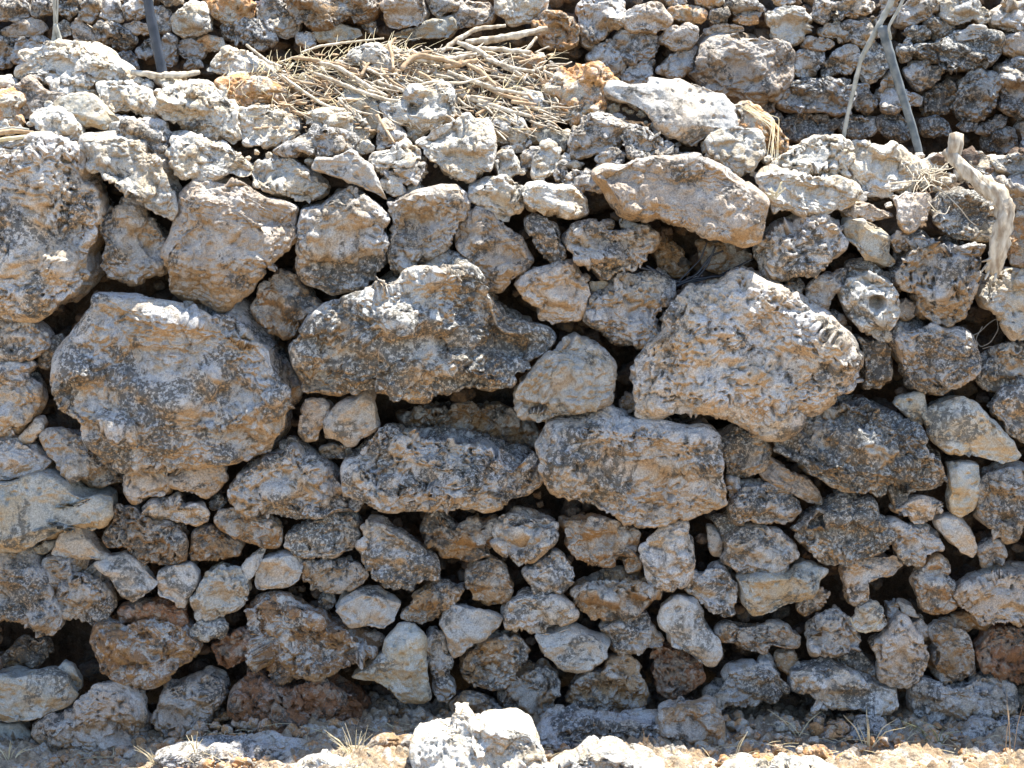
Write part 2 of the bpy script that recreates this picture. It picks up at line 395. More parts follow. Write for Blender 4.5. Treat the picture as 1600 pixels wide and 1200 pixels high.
# style, push toward the camera in cm | outline in photo pixels | label
FRONT = '''
c 2|-30,222 30,222 70,217 105,222 128,243 137,280 152,300 160,335 157,370 150,400 150,430 138,446 112,468 87,485 62,494 30,490 -30,488|huge pinkish boulder cut by the left edge with a sunlit patch
c 0|162,332 170,325 195,315 220,320 232,338 250,357 261,372 260,405 263,425 245,423 215,437 195,432 172,432 158,417 167,400 175,382 157,360|squarish grey stone with orange foot between {D} and the tall tan boulder
t 2|285,300 310,282 350,274 390,282 420,300 448,312 467,325 466,367 447,392 422,402 405,425 392,450 347,478 312,470 290,468 265,460 263,425 260,400 272,357 284,335|tall tan boulder standing on {A}
t 0|286,470 303,467 306,482 290,484|tiny tan pebble pinched under the tall tan boulder
g 3|155,455 200,465 250,472 287,480 325,485 375,485 400,505 415,520 437,537 445,565 457,590 467,607 465,632 452,650 450,675 432,692 425,710 400,718 375,722 320,724 267,730 257,720 225,718 195,722 175,700 135,680 125,660 95,645 82,625 87,595 107,565 130,530 150,480|broadest speckled grey boulder in the left half of the wall
c -2|-20,494 40,494 62,508 82,525 80,540 62,552 40,558 -20,560|lumpy grey stone at left edge just under {D}
c -1|-20,556 30,558 50,572 61,600 67,625 55,647 32,677 15,685 -20,685|tall blocky tan stone at left edge beside {A}
d -5|75,528 98,518 101,540 95,570 75,577 62,570 65,553|dark shaded stone in the hollow left of {A}
p -8|102,534 108,528 113,533 112,540 105,543|tiny round pale pebble deep in the hollow below {D}
p 0|27,685 45,670 55,652 68,651 72,662 70,672 52,688 38,694 28,690|small pale finger-shaped stone wedged left of {A}
c 0|-20,688 15,687 45,695 65,710 80,720 70,730 45,740 20,748 -20,748|thin flat grey stone resting on {J}
g 0|68,680 80,670 100,670 130,680 145,697 165,715 178,735 190,755 170,755 145,762 130,752 110,745 100,727 85,715 75,700|cracked oblong grey stone under lower left corner of {A}
s 3|-20,750 30,745 65,738 90,745 120,765 140,775 165,768 178,775 176,795 168,815 145,830 127,817 100,832 50,850 0,858 -20,858|large smooth ochre-bellied stone reaching in from the left edge
s -2|45,858 70,848 88,842 85,855 65,866 50,862|small dark sliver under {J}
p 2|125,819 138,840 160,860 175,868 170,874 140,874 100,868 80,865 88,850 95,832 110,822|smooth grey pyramid-shaped stone under {J}
o 0|185,792 212,790 225,807 250,815 280,820 290,840 290,875 265,885 245,875 225,887 210,872 195,860 175,852 160,840 165,825 180,810|spongy brown stone right of the smooth grey pyramid-shaped stone
t 0|193,740 205,730 225,722 250,720 265,735 268,760 262,772 235,775 215,787 205,775 195,755|rounded tan stone under {A}, left of its neighbour with rusty foot
t 0|268,745 285,725 305,717 340,715 355,730 358,750 345,765 325,775 300,770 285,765 272,757|rounded stone with rusty foot directly below {A}
c 1|222,795 235,785 265,780 275,775 290,790 315,785 327,800 325,812 305,817 275,812 240,810 225,805|flat whitish stone lying on the spongy brown stone
o -1|293,865 303,845 305,832 320,820 340,825 360,840 377,848 375,865 355,870 320,876 300,872|brown-footed stone right of the spongy brown stone
o -1|338,808 362,795 400,800 425,812 443,828 435,850 415,853 395,845 370,835 345,820|brown flattish stone under the left tip of the triangular lichened stone
d -5|328,775 345,770 355,785 345,795 330,795|tiny dark stone in the gap beneath the rounded stone with rusty foot
g 2|355,762 370,745 390,725 412,715 440,708 457,695 475,697 500,717 520,740 535,762 560,782 550,797 500,805 472,811 442,810 405,797 360,787|triangular lichened stone between {A} and {H}
d -2|437,690 452,682 465,688 462,697 445,707 437,700|small dark pebble at lower right corner of {A}
d 0|443,847 450,832 487,812 525,805 550,806 565,818 562,835 552,857 512,862 480,868 445,858|dark knobbly stone directly under the triangular lichened stone
o -2|407,445 437,422 462,427 468,447 485,460 500,482 475,500 462,525 445,532 422,517 405,500 395,480 405,462|round brown stone in the notch between {A} and {B}
c 1|472,322 500,316 525,300 550,290 575,300 600,325 613,345 608,405 590,430 565,450 520,463 505,452 480,448 467,435 465,410 467,375|bulging grey stone streaked with sun, above left end of {B}
c 2|607,315 650,300 690,295 725,305 730,325 715,355 700,382 665,405 632,430 618,432 610,412 608,385 615,350|wedge-shaped grey stone with sunlit top pointing down onto {B}
p 4|488,262 495,248 520,247 545,233 557,238 580,262 592,290 607,315 598,312 585,300 560,288 535,278 505,272|white triangular shard lying on the bulging sun-streaked stone
t 1|727,330 745,320 765,335 785,350 812,372 830,405 820,425 800,438 780,450 755,437 742,415 715,392 707,377 717,352|tan four-sided stone leaning on the upper right of {B}
w 0|735,290 760,280 790,275 815,290 820,310 810,330 790,345 765,335 745,320 735,310|sunlit crumbly stone on top of the tan four-sided stone
w 2|815,315 813,303 825,290 850,285 890,292 915,312 922,335 900,340 875,338 830,330|flat sunlit stone above the upright finger stone
g 1|820,340 835,335 855,338 868,352 872,372 885,390 880,403 870,415 857,412 848,398 835,380 827,365|upright finger-shaped grey stone leaning right, tipped with sun
c 1|882,372 895,357 920,343 935,343 950,357 985,357 1012,357 1035,372 1022,388 1012,395 1000,417 985,425 960,425 952,437 942,437 925,422 910,418 900,405 897,390 885,385|ragged grey stone with sunny patch right of the upright finger stone
t -1|942,346 952,339 961,350 955,359 944,358|tiny tan pebble on the back of the ragged grey stone
p -1|967,344 975,340 1001,351 990,359 969,358|small bluish flake on top of the ragged grey stone
t 1|805,442 815,430 850,417 867,415 895,410 903,425 920,435 922,460 910,472 905,497 865,503 842,500 842,485 845,480 822,465|pinkish tan stone above {L}, right of {B}
g 0|910,482 922,465 950,450 960,435 985,427 1012,420 1032,425 1053,440 1050,460 1037,475 1027,490 1030,520 1007,532 997,545 980,540 950,532 930,517 910,500|roundish grey stone touching the left shoulder of {C}
s -2|922,440 945,436 955,445 937,462 926,462|small beige chip between the pinkish tan stone and the roundish grey one
d 6|510,470 550,455 600,445 625,428 662,412 695,400 728,407 752,432 780,465 800,490 825,500 850,510 867,527 857,550 830,565 810,578 797,600 767,615 720,621 675,610 640,612 610,610 585,605 555,617 530,628 505,622 477,618 467,600 458,575 455,545 470,515 490,490|jutting boulder with black lichen and orange underside in the wall centre
w 4|803,612 812,595 832,577 855,550 872,530 887,522 900,520 910,530 940,550 960,567 967,590 955,610 950,627 920,632 885,647 857,660 815,655 805,632|pale triangular boulder in the very middle of the wall
c 5|985,590 997,570 1015,530 1032,515 1030,495 1040,475 1060,460 1077,442 1117,440 1137,425 1162,417 1187,427 1215,438 1240,450 1255,462 1285,490 1305,515 1325,530 1342,555 1350,572 1345,597 1330,607 1305,612 1297,622 1275,630 1240,632 1227,650 1200,667 1180,673 1150,657 1120,647 1087,647 1067,640 1040,650 990,645 990,625|big sloping tan boulder right of centre with sunlit upper edge
t -2|970,627 978,613 990,617 990,640 978,648 970,640|small upright chip at lower left corner of {C}
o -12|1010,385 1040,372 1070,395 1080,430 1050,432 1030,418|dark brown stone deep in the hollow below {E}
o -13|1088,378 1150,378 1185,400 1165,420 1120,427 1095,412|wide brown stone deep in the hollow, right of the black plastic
t 8|928,272 955,258 985,250 1020,245 1050,250 1085,248 1120,262 1150,280 1175,298 1195,315 1197,350 1190,378 1160,381 1120,365 1075,358 1040,348 1000,342 975,330 955,300 945,290|long overhanging tan stone with sunlit right shoulder
c 2|1180,380 1190,370 1205,357 1215,350 1250,337 1300,333 1317,352 1316,387 1295,415 1257,432 1232,436 1200,430 1183,405|rough stone speckled with sun right of {E}
s 1|1318,355 1325,343 1350,343 1375,355 1388,370 1390,395 1400,410 1388,420 1370,412 1350,405 1335,385 1320,375|smooth brown-bellied stone leaning above {K}
t -1|1390,375 1400,360 1418,362 1423,375 1415,390 1400,392|round tan pebble left of the large knobbly grey stone
g 3|1395,425 1412,397 1423,370 1447,365 1462,377 1487,370 1512,377 1535,380 1538,397 1530,422 1517,450 1510,472 1505,492 1480,507 1465,507 1442,497 1430,482 1430,457 1407,450|large knobbly grey stone left of the foot of {W}
w 4|1317,475 1315,450 1325,435 1340,427 1365,427 1390,440 1402,460 1403,485 1390,515 1385,530 1372,533 1350,520 1330,500|whitish stone with a round hole in its middle
d -3|1320,428 1322,410 1355,406 1375,415 1392,430 1398,450 1375,455 1345,450|shaded round stone behind the top of {K}
t -1|1400,472 1415,464 1428,478 1434,492 1415,500 1403,494|small tan stone touching right side of {K}
c 1|1258,450 1275,435 1300,425 1320,420 1322,435 1312,455 1297,470 1290,487 1272,482 1262,465|slanting oval stone just left of {K}
o -2|1228,441 1250,438 1258,446 1252,458 1238,454|small brown chip on top of {C}
w 4|1533,462 1545,437 1575,420 1620,420 1620,532 1580,528 1568,510 1563,485 1540,480|bright pinkish stone at right edge under the foot of {W}
c -1|1527,440 1535,425 1547,430 1541,447 1530,452|tiny sunlit stone left of the bright pinkish right-edge stone
g 1|1390,525 1400,508 1430,502 1465,510 1495,517 1522,537 1533,557 1525,575 1510,590 1500,605 1475,624 1450,615 1422,606 1408,580 1400,550|rounded green-grey stone under the large knobbly grey stone
d -3|1335,525 1355,528 1385,533 1392,555 1388,590 1375,605 1350,605 1350,575 1343,550|shaded lichened stone right of {C}, under {K}
c -3|1283,490 1305,486 1328,508 1332,524 1312,520|shaded sliver above the right end of {C}
d -2|1530,565 1560,540 1590,532 1620,532 1620,600 1590,602 1560,613 1540,610 1525,595|dark lichened stone at right edge below the loop of twine
g 0|1548,632 1562,612 1590,600 1620,600 1620,697 1600,695 1570,672 1567,660 1550,645|spongy grey stone at right edge above {R}
s 0|1395,632 1405,620 1440,614 1445,640 1440,665 1430,663 1415,645|small smooth four-sided stone left of {R}
s 3|1440,650 1455,635 1480,625 1500,616 1520,625 1540,650 1560,672 1598,710 1590,718 1565,722 1530,712 1505,708 1475,700 1455,685|large smooth leaf-shaped stone near the right edge
d 4|1210,700 1215,685 1240,650 1270,640 1290,630 1315,622 1350,625 1370,637 1400,655 1430,670 1450,690 1462,705 1475,720 1478,745 1470,760 1440,772 1400,776 1360,770 1320,760 1280,745 1258,735 1250,718 1230,712|wide dark-lichened boulder below {C} with sunlit flecks
t 2|1188,738 1193,715 1200,709 1215,722 1237,737 1262,747 1277,767 1288,785 1282,791 1262,785 1242,770 1215,755 1195,747|long thin pink stone slanting under left end of {I}
g 1|1142,792 1148,770 1155,757 1190,755 1230,762 1250,780 1254,797 1232,815 1200,817 1145,811|blocky stone with sunlit right end under the thin pink slanting stone
d 2|1235,832 1240,820 1270,800 1292,785 1310,772 1335,770 1360,782 1365,805 1380,817 1390,837 1385,857 1350,867 1317,877 1295,882 1272,872 1255,850|bulky lichened stone with two sunny patches under {I}
t 2|1390,792 1410,787 1430,777 1445,775 1457,785 1477,787 1465,805 1450,817 1437,821 1422,817 1420,805 1397,797|small pink bow-shaped stone under the right end of {I}
c 0|1385,812 1415,820 1450,822 1470,840 1472,855 1447,865 1442,887 1420,882 1405,870 1400,855 1392,840|ragged grey stone below the small pink bow-shaped stone
p 2|1459,812 1472,806 1495,807 1510,817 1522,840 1527,855 1520,872 1500,860 1487,847 1465,827|pale elongated stone slanting below the greenish tooth-shaped stone
c 0|1527,857 1545,845 1560,843 1568,855 1573,872 1552,885 1535,885 1530,870|small cracked stone at lower end of the pale elongated stone
s 2|1478,722 1530,725 1528,750 1520,798 1502,808 1487,802 1480,780 1484,765|greenish tooth-shaped stone under {R}
c 2|1527,755 1537,735 1575,727 1620,727 1620,810 1595,817 1582,840 1570,848 1552,832 1530,807 1525,790|bulging stone at right edge below {R}
t 1|1315,890 1330,873 1355,867 1395,868 1412,882 1395,895 1362,900 1352,910 1355,935 1340,948 1325,938 1320,920|hook-shaped tan stone right of {S}
s 5|1152,905 1170,900 1235,892 1240,885 1258,877 1296,890 1280,900 1265,925 1240,945 1210,957 1175,963 1165,945 1160,925|smooth wedge stone with a sunlit lower lip
c 1|1262,980 1275,960 1305,950 1325,962 1332,980 1347,1000 1342,1012 1325,1020 1305,1029 1270,1027 1262,1000|cube-like pitted stone below right end of {S}
w 1|1332,967 1340,950 1360,940 1378,945 1386,972 1372,982 1350,987 1333,980|small pitted stone circled by a curl of straw
t 2|1378,1000 1392,985 1395,968 1412,962 1425,985 1443,1000 1450,1012 1440,1045 1430,1060 1415,1073 1390,1070 1373,1062 1372,1040 1365,1020 1357,1010 1365,1000|tall lumpy stone with pointed top, lower right
o 0|1452,1025 1457,982 1475,972 1500,977 1515,995 1522,1015 1523,1050 1505,1060 1470,1064 1455,1047|upright brown oval stone right of the tall lumpy stone with pointed top
o 1|1425,905 1440,885 1465,870 1480,885 1485,910 1492,945 1480,960 1460,963 1440,955 1435,935|upright brown-footed stone left of the thick pink right-edge slab
t 2|1485,930 1500,915 1530,895 1560,890 1620,895 1620,975 1590,975 1560,968 1525,972 1508,955 1495,945|thick pink slab at lower right edge
r 0|1523,1015 1545,985 1575,975 1620,980 1620,1070 1590,1067 1565,1055 1540,1050 1528,1035|rusty stone at right edge beneath the thick pink slab
c 2|1423,1112 1427,1075 1437,1060 1465,1068 1500,1068 1530,1058 1562,1062 1582,1075 1585,1100 1577,1122 1550,1128 1507,1118 1475,1130 1437,1128|long saddle-shaped stone in the bottom row at right
o -2|1587,1082 1620,1076 1620,1132 1592,1126|brown stone at right edge of the bottom row
c 2|1237,1050 1275,1038 1300,1035 1340,1055 1375,1067 1400,1075 1403,1100 1390,1115 1372,1110 1340,1100 1300,1097 1275,1105 1265,1087 1238,1077|long sloping stone with sunny crest in the bottom row
d -5|1305,1025 1345,1018 1365,1035 1370,1060 1345,1064 1320,1048|dark stone in the gap above the long sloping bottom stone
c 1|1105,1085 1125,1067 1140,1045 1175,1040 1200,1032 1215,1047 1232,1075 1215,1092 1200,1097 1172,1102 1105,1100|flat-based stone with white top left of the long sloping bottom stone
o -1|1120,985 1135,973 1165,980 1200,980 1225,977 1253,992 1248,1008 1225,1008 1205,1000 1195,1022 1175,1015 1150,1005 1128,998|string of brown knobs forming one stone below {S}
g 0|1065,922 1068,905 1090,890 1130,885 1150,905 1152,930 1143,955 1132,970 1120,955 1100,942 1080,930|greyish stone immediately left of {S}
p 3|1027,968 1032,945 1057,933 1085,940 1097,965 1107,982 1122,1000 1128,1023 1112,1040 1092,1032 1075,1017 1048,1007 1045,987|smooth bluish stone slanting down right, below the arrowhead stone
o -4|1245,952 1258,930 1275,910 1297,925 1287,942 1270,957 1255,962|brown stone in the gap under right tip of {S}
o -4|1212,1020 1240,1013 1250,1030 1242,1052 1222,1052|dark round stone under the string of brown knobs
g -3|1384,942 1400,939 1406,955 1395,968 1387,961|tiny grey oval right of the stone circled by straw
p -2|1403,939 1425,944 1438,966 1420,962 1408,955|tiny pale leaf-shaped chip right of the tiny grey oval
t -2|1424,972 1440,964 1450,978 1446,1000 1431,992|small tan chip on the right shoulder of the tall lumpy stone
o -4|1485,962 1510,958 1552,974 1546,986 1500,982|brown sliver under the thick pink slab
c 5|842,690 857,662 885,650 910,642 945,645 960,650 990,657 1032,660 1075,670 1102,665 1115,682 1125,717 1135,755 1132,780 1100,795 1062,810 1025,820 987,812 960,800 935,795 905,780 880,770 855,755 847,725|large knobbly orange-footed boulder below {L}
d 0|1120,680 1150,670 1187,677 1205,700 1193,730 1162,748 1137,740 1125,712|rounded lichened stone between {G} and {I}
g -1|1137,745 1155,748 1153,775 1140,781|small grey chip at lower right corner of {G}
g 4|540,767 542,725 560,712 575,685 605,665 637,672 675,677 750,692 800,705 822,710 840,730 845,755 825,775 792,775 762,787 722,792 697,795 675,793 640,793 600,792 585,780 562,775|long craggy ledge stone with orange lower edge, left of {G}
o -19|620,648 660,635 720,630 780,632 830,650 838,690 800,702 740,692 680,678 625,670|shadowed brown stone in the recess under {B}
p 3|505,657 530,632 542,625 557,622 575,604 587,620 589,667 550,695 535,692 507,685|pale jagged stone hanging under the left end of {B}
t 1|470,640 477,622 510,625 520,640 505,660 500,682 480,687 470,675|small blocky tan stone left of the pale jagged stone
d -3|500,700 520,695 552,695 547,712 525,719 505,713|dark chip beneath the pale jagged stone
o -1|660,830 665,810 682,797 697,815 715,830 728,812 745,808 760,820 775,808 780,840 765,865 725,873 700,868 680,855 663,845|brown U-shaped stone under the middle of {H}
g 2|567,820 575,812 600,812 625,830 650,850 680,875 692,895 688,915 665,905 645,918 610,918 585,900 570,880 563,850|bulky grey stone sloping down right beneath {H}
g 0|768,820 780,805 810,800 840,805 873,815 865,835 843,860 830,875 805,885 790,870 780,850|grey pitted stone left of the tan stone under {G}
o 0|875,812 905,807 940,807 975,815 998,832 998,852 975,868 950,877 920,884 900,870 887,852 887,840|tan brown stone directly below left half of {G}
o -2|974,873 990,864 1004,875 999,889 980,892|little brown pebble left of the arrowhead stone
c 2|1003,855 1040,823 1065,815 1075,820 1082,850 1077,890 1070,910 1050,927 1030,918 1012,903 1008,880|upright arrowhead-shaped grey stone under {G}
p -3|1103,820 1112,822 1128,850 1128,870 1115,868 1107,845|thin upright sliver right of the arrowhead-shaped stone
c 1|1133,845 1155,828 1185,822 1215,830 1235,850 1243,867 1232,885 1212,897 1180,897 1157,892 1136,878|hollowed round stone above {S}
d -5|1110,812 1140,800 1170,815 1160,830 1130,842|dark stone in the gap above the hollowed round stone
g 0|818,895 835,880 865,860 880,868 897,890 900,910 875,925 840,930 828,915|five-sided grey stone below the grey pitted stone
o 0|728,890 745,880 770,870 782,880 797,900 803,925 790,940 770,948 745,937 730,915|tan knob-shaped stone below the brown U-shaped stone
o 1|887,930 900,915 935,898 975,898 1010,905 1032,920 1020,940 995,952 972,966 950,965 927,965 907,952|wide brown-edged stone left of the foot of the arrowhead stone
c 1|785,960 800,935 820,928 850,932 870,930 892,945 901,960 880,972 860,975 835,988 805,988 790,978|white saddle-topped stone right of the smooth triangle with a round stain
p 2|838,992 865,985 887,980 912,987 935,995 953,1007 947,1025 925,1040 900,1047 875,1040 850,1025|bowl-shaped stone with flat white top and orange rim
c 0|935,980 960,970 985,962 1012,958 1018,978 1040,1002 1030,1012 1007,1012 995,1018 970,1022 955,1010 950,1000|white notched stone right of the bowl-shaped stone
r 0|1017,1020 1035,1008 1060,1015 1087,1035 1097,1055 1087,1075 1070,1085 1045,1088 1030,1078 1020,1050|round rust-brown stone below the white notched stone
o 0|880,1092 900,1060 920,1050 945,1052 952,1030 980,1027 997,1040 1008,1062 1008,1083 997,1105 975,1117 935,1120 907,1110|large brown lumpy stone below the bowl-shaped stone
o 0|790,1060 815,1050 845,1040 862,1045 875,1060 862,1087 862,1110 845,1128 800,1125 785,1095|dark brown stone directly behind the top of {Z}
o 0|717,1045 735,1020 752,1000 775,992 805,990 830,1015 825,1032 805,1050 790,1070 765,1080 740,1072 722,1060|brown ball-like stone below the smooth triangle with a round stain
p 3|682,975 692,950 707,941 735,950 770,960 787,967 780,978 748,1000 708,1029 697,1000|smooth pale triangle with a round stain
c 1|667,992 678,979 690,988 704,1025 701,1055 710,1068 710,1085 698,1098 678,1085 680,1055 667,1027|tall narrow stone standing right of {N}
s 4|548,1058 580,1028 600,1018 602,995 625,977 647,977 660,995 668,1035 675,1088 662,1098 632,1101 612,1075 583,1062|smooth tusk-shaped stone with ochre tip pointing left
p 2|520,952 532,932 555,921 590,925 627,945 617,967 600,982 580,975 550,977 535,965|smooth six-sided stone with ochre belly above {N}
o 0|627,962 647,932 665,920 700,912 728,918 715,935 685,962 660,975 637,972|brown stone slanting up right of the smooth six-sided stone
m 3|390,950 410,940 450,935 480,945 505,957 515,975 550,980 575,1000 598,1012 590,1022 560,1030 535,1040 505,1046 480,1045 455,1060 428,1063 420,1045 405,1025 395,990|white-topped craggy block with brown blotches left of {N}
r -2|333,1010 350,992 375,985 398,985 408,1010 390,1025 355,1047 342,1032|rusty curved stone at the left end of {O}
r 1|365,1080 372,1065 385,1045 410,1045 430,1065 470,1060 510,1055 540,1070 570,1100 568,1125 545,1142 520,1150 500,1160 440,1158 400,1155 390,1130 360,1110|big rust-red stone beneath {O}
p 1|398,895 410,875 440,862 468,870 475,885 468,905 450,918 400,921 395,910|pale flat stone right of the thin white upright flake
p 0|378,885 395,865 415,855 410,875 398,900 385,905|thin white upright flake under the brown flattish stone
c 1|480,905 490,885 505,875 530,870 555,877 578,895 570,910 545,920 520,920 487,923|creamy stone with wavy lower edge beneath the dark knobbly stone
o -2|471,880 488,872 500,885 490,898 475,912|brown chip between two pale flat stones above {O}
d -4|497,940 505,927 520,928 525,942 510,955 498,950|small dark round pebble above {O}
t -1|571,993 585,982 599,1000 590,1007|tiny tan chip at the upper right of {O}
o -3|585,1112 620,1102 660,1105 677,1120 652,1147 610,1157 580,1142|dark brown stone under {N}
o -2|703,1097 725,1080 755,1085 775,1095 792,1120 760,1132 720,1124|dark stone behind the left shoulder of {Z}
c 2|-20,880 10,860 28,853 50,862 65,885 75,905 85,930 95,950 102,965 95,985 60,988 40,970 20,960 -20,955|large grey and tan stone at left edge above the black cavity
c 1|70,875 85,868 110,870 140,880 160,897 175,925 180,950 162,965 145,979 125,967 105,957 92,945 82,915|pitted oval stone above right end of the black cavity
p 2|148,880 170,870 195,866 215,880 235,895 248,910 240,920 225,932 208,940 190,925 175,905 162,890|smooth bluish lozenge-shaped stone right of the pitted oval stone
p 1|250,890 270,880 300,880 310,895 308,915 293,930 290,948 278,947 270,938 250,930 245,915|small bluish stone with ochre foot right of the smooth lozenge
w 1|300,955 303,935 312,915 325,895 345,880 370,885 387,900 390,925 382,945 360,960 335,968 308,972|white pitted upright stone above the small white loaf-like stone
w 1|297,985 305,972 330,967 350,968 358,980 350,993 330,997 300,995|small white loaf-like stone at right of the cavernous pitted block
m 3|148,985 155,972 178,972 210,972 240,968 265,968 285,975 298,990 315,1000 310,1015 300,1035 280,1037 260,1055 240,1065 215,1070 195,1060 180,1055 160,1045 155,1025 148,1005|large cavernous pitted block right of the black cavity
r -2|185,955 190,945 225,940 260,943 290,950 297,967 290,977 250,975 210,972 190,972|ochre ledge on top of the cavernous pitted block
t 1|238,1125 245,1108 255,1090 262,1070 300,1062 325,1055 350,1062 352,1090 340,1105 330,1120 320,1140 300,1152 265,1157 255,1140|tan stone with ragged edge below the cavernous pitted block
o -3|318,1122 345,1108 351,1130 336,1152 305,1156|brown stone tucked behind the ragged tan stone
t 3|50,1137 62,1125 90,1115 110,1105 130,1090 152,1068 187,1065 205,1073 222,1088 228,1110 224,1135 223,1165 200,1180 175,1190 140,1191 90,1188 70,1178 70,1160|large ochre-faced stone in the lower left corner
s 3|-20,1062 15,1052 50,1050 80,1052 105,1058 113,1075 123,1085 112,1100 85,1115 60,1120 30,1126 -20,1128|smooth bluish stone with brown spots at lower left edge
s -2|88,1045 100,1033 115,1040 130,1062 128,1078 118,1082 105,1060|small tan pointed stone behind the brown-spotted stone
o -10|-20,1030 15,1020 35,1000 70,1000 78,1025 60,1037 35,1050 -20,1056|dim brown stone inside the black cavity at left edge
s -2|-20,1133 30,1130 48,1145 50,1170 30,1184 -20,1184|dull round stone at left edge below the brown-spotted stone
o -2|333,1150 355,1135 372,1127 380,1145 372,1162 345,1167|small brown stone left of the foot of {P}
'''
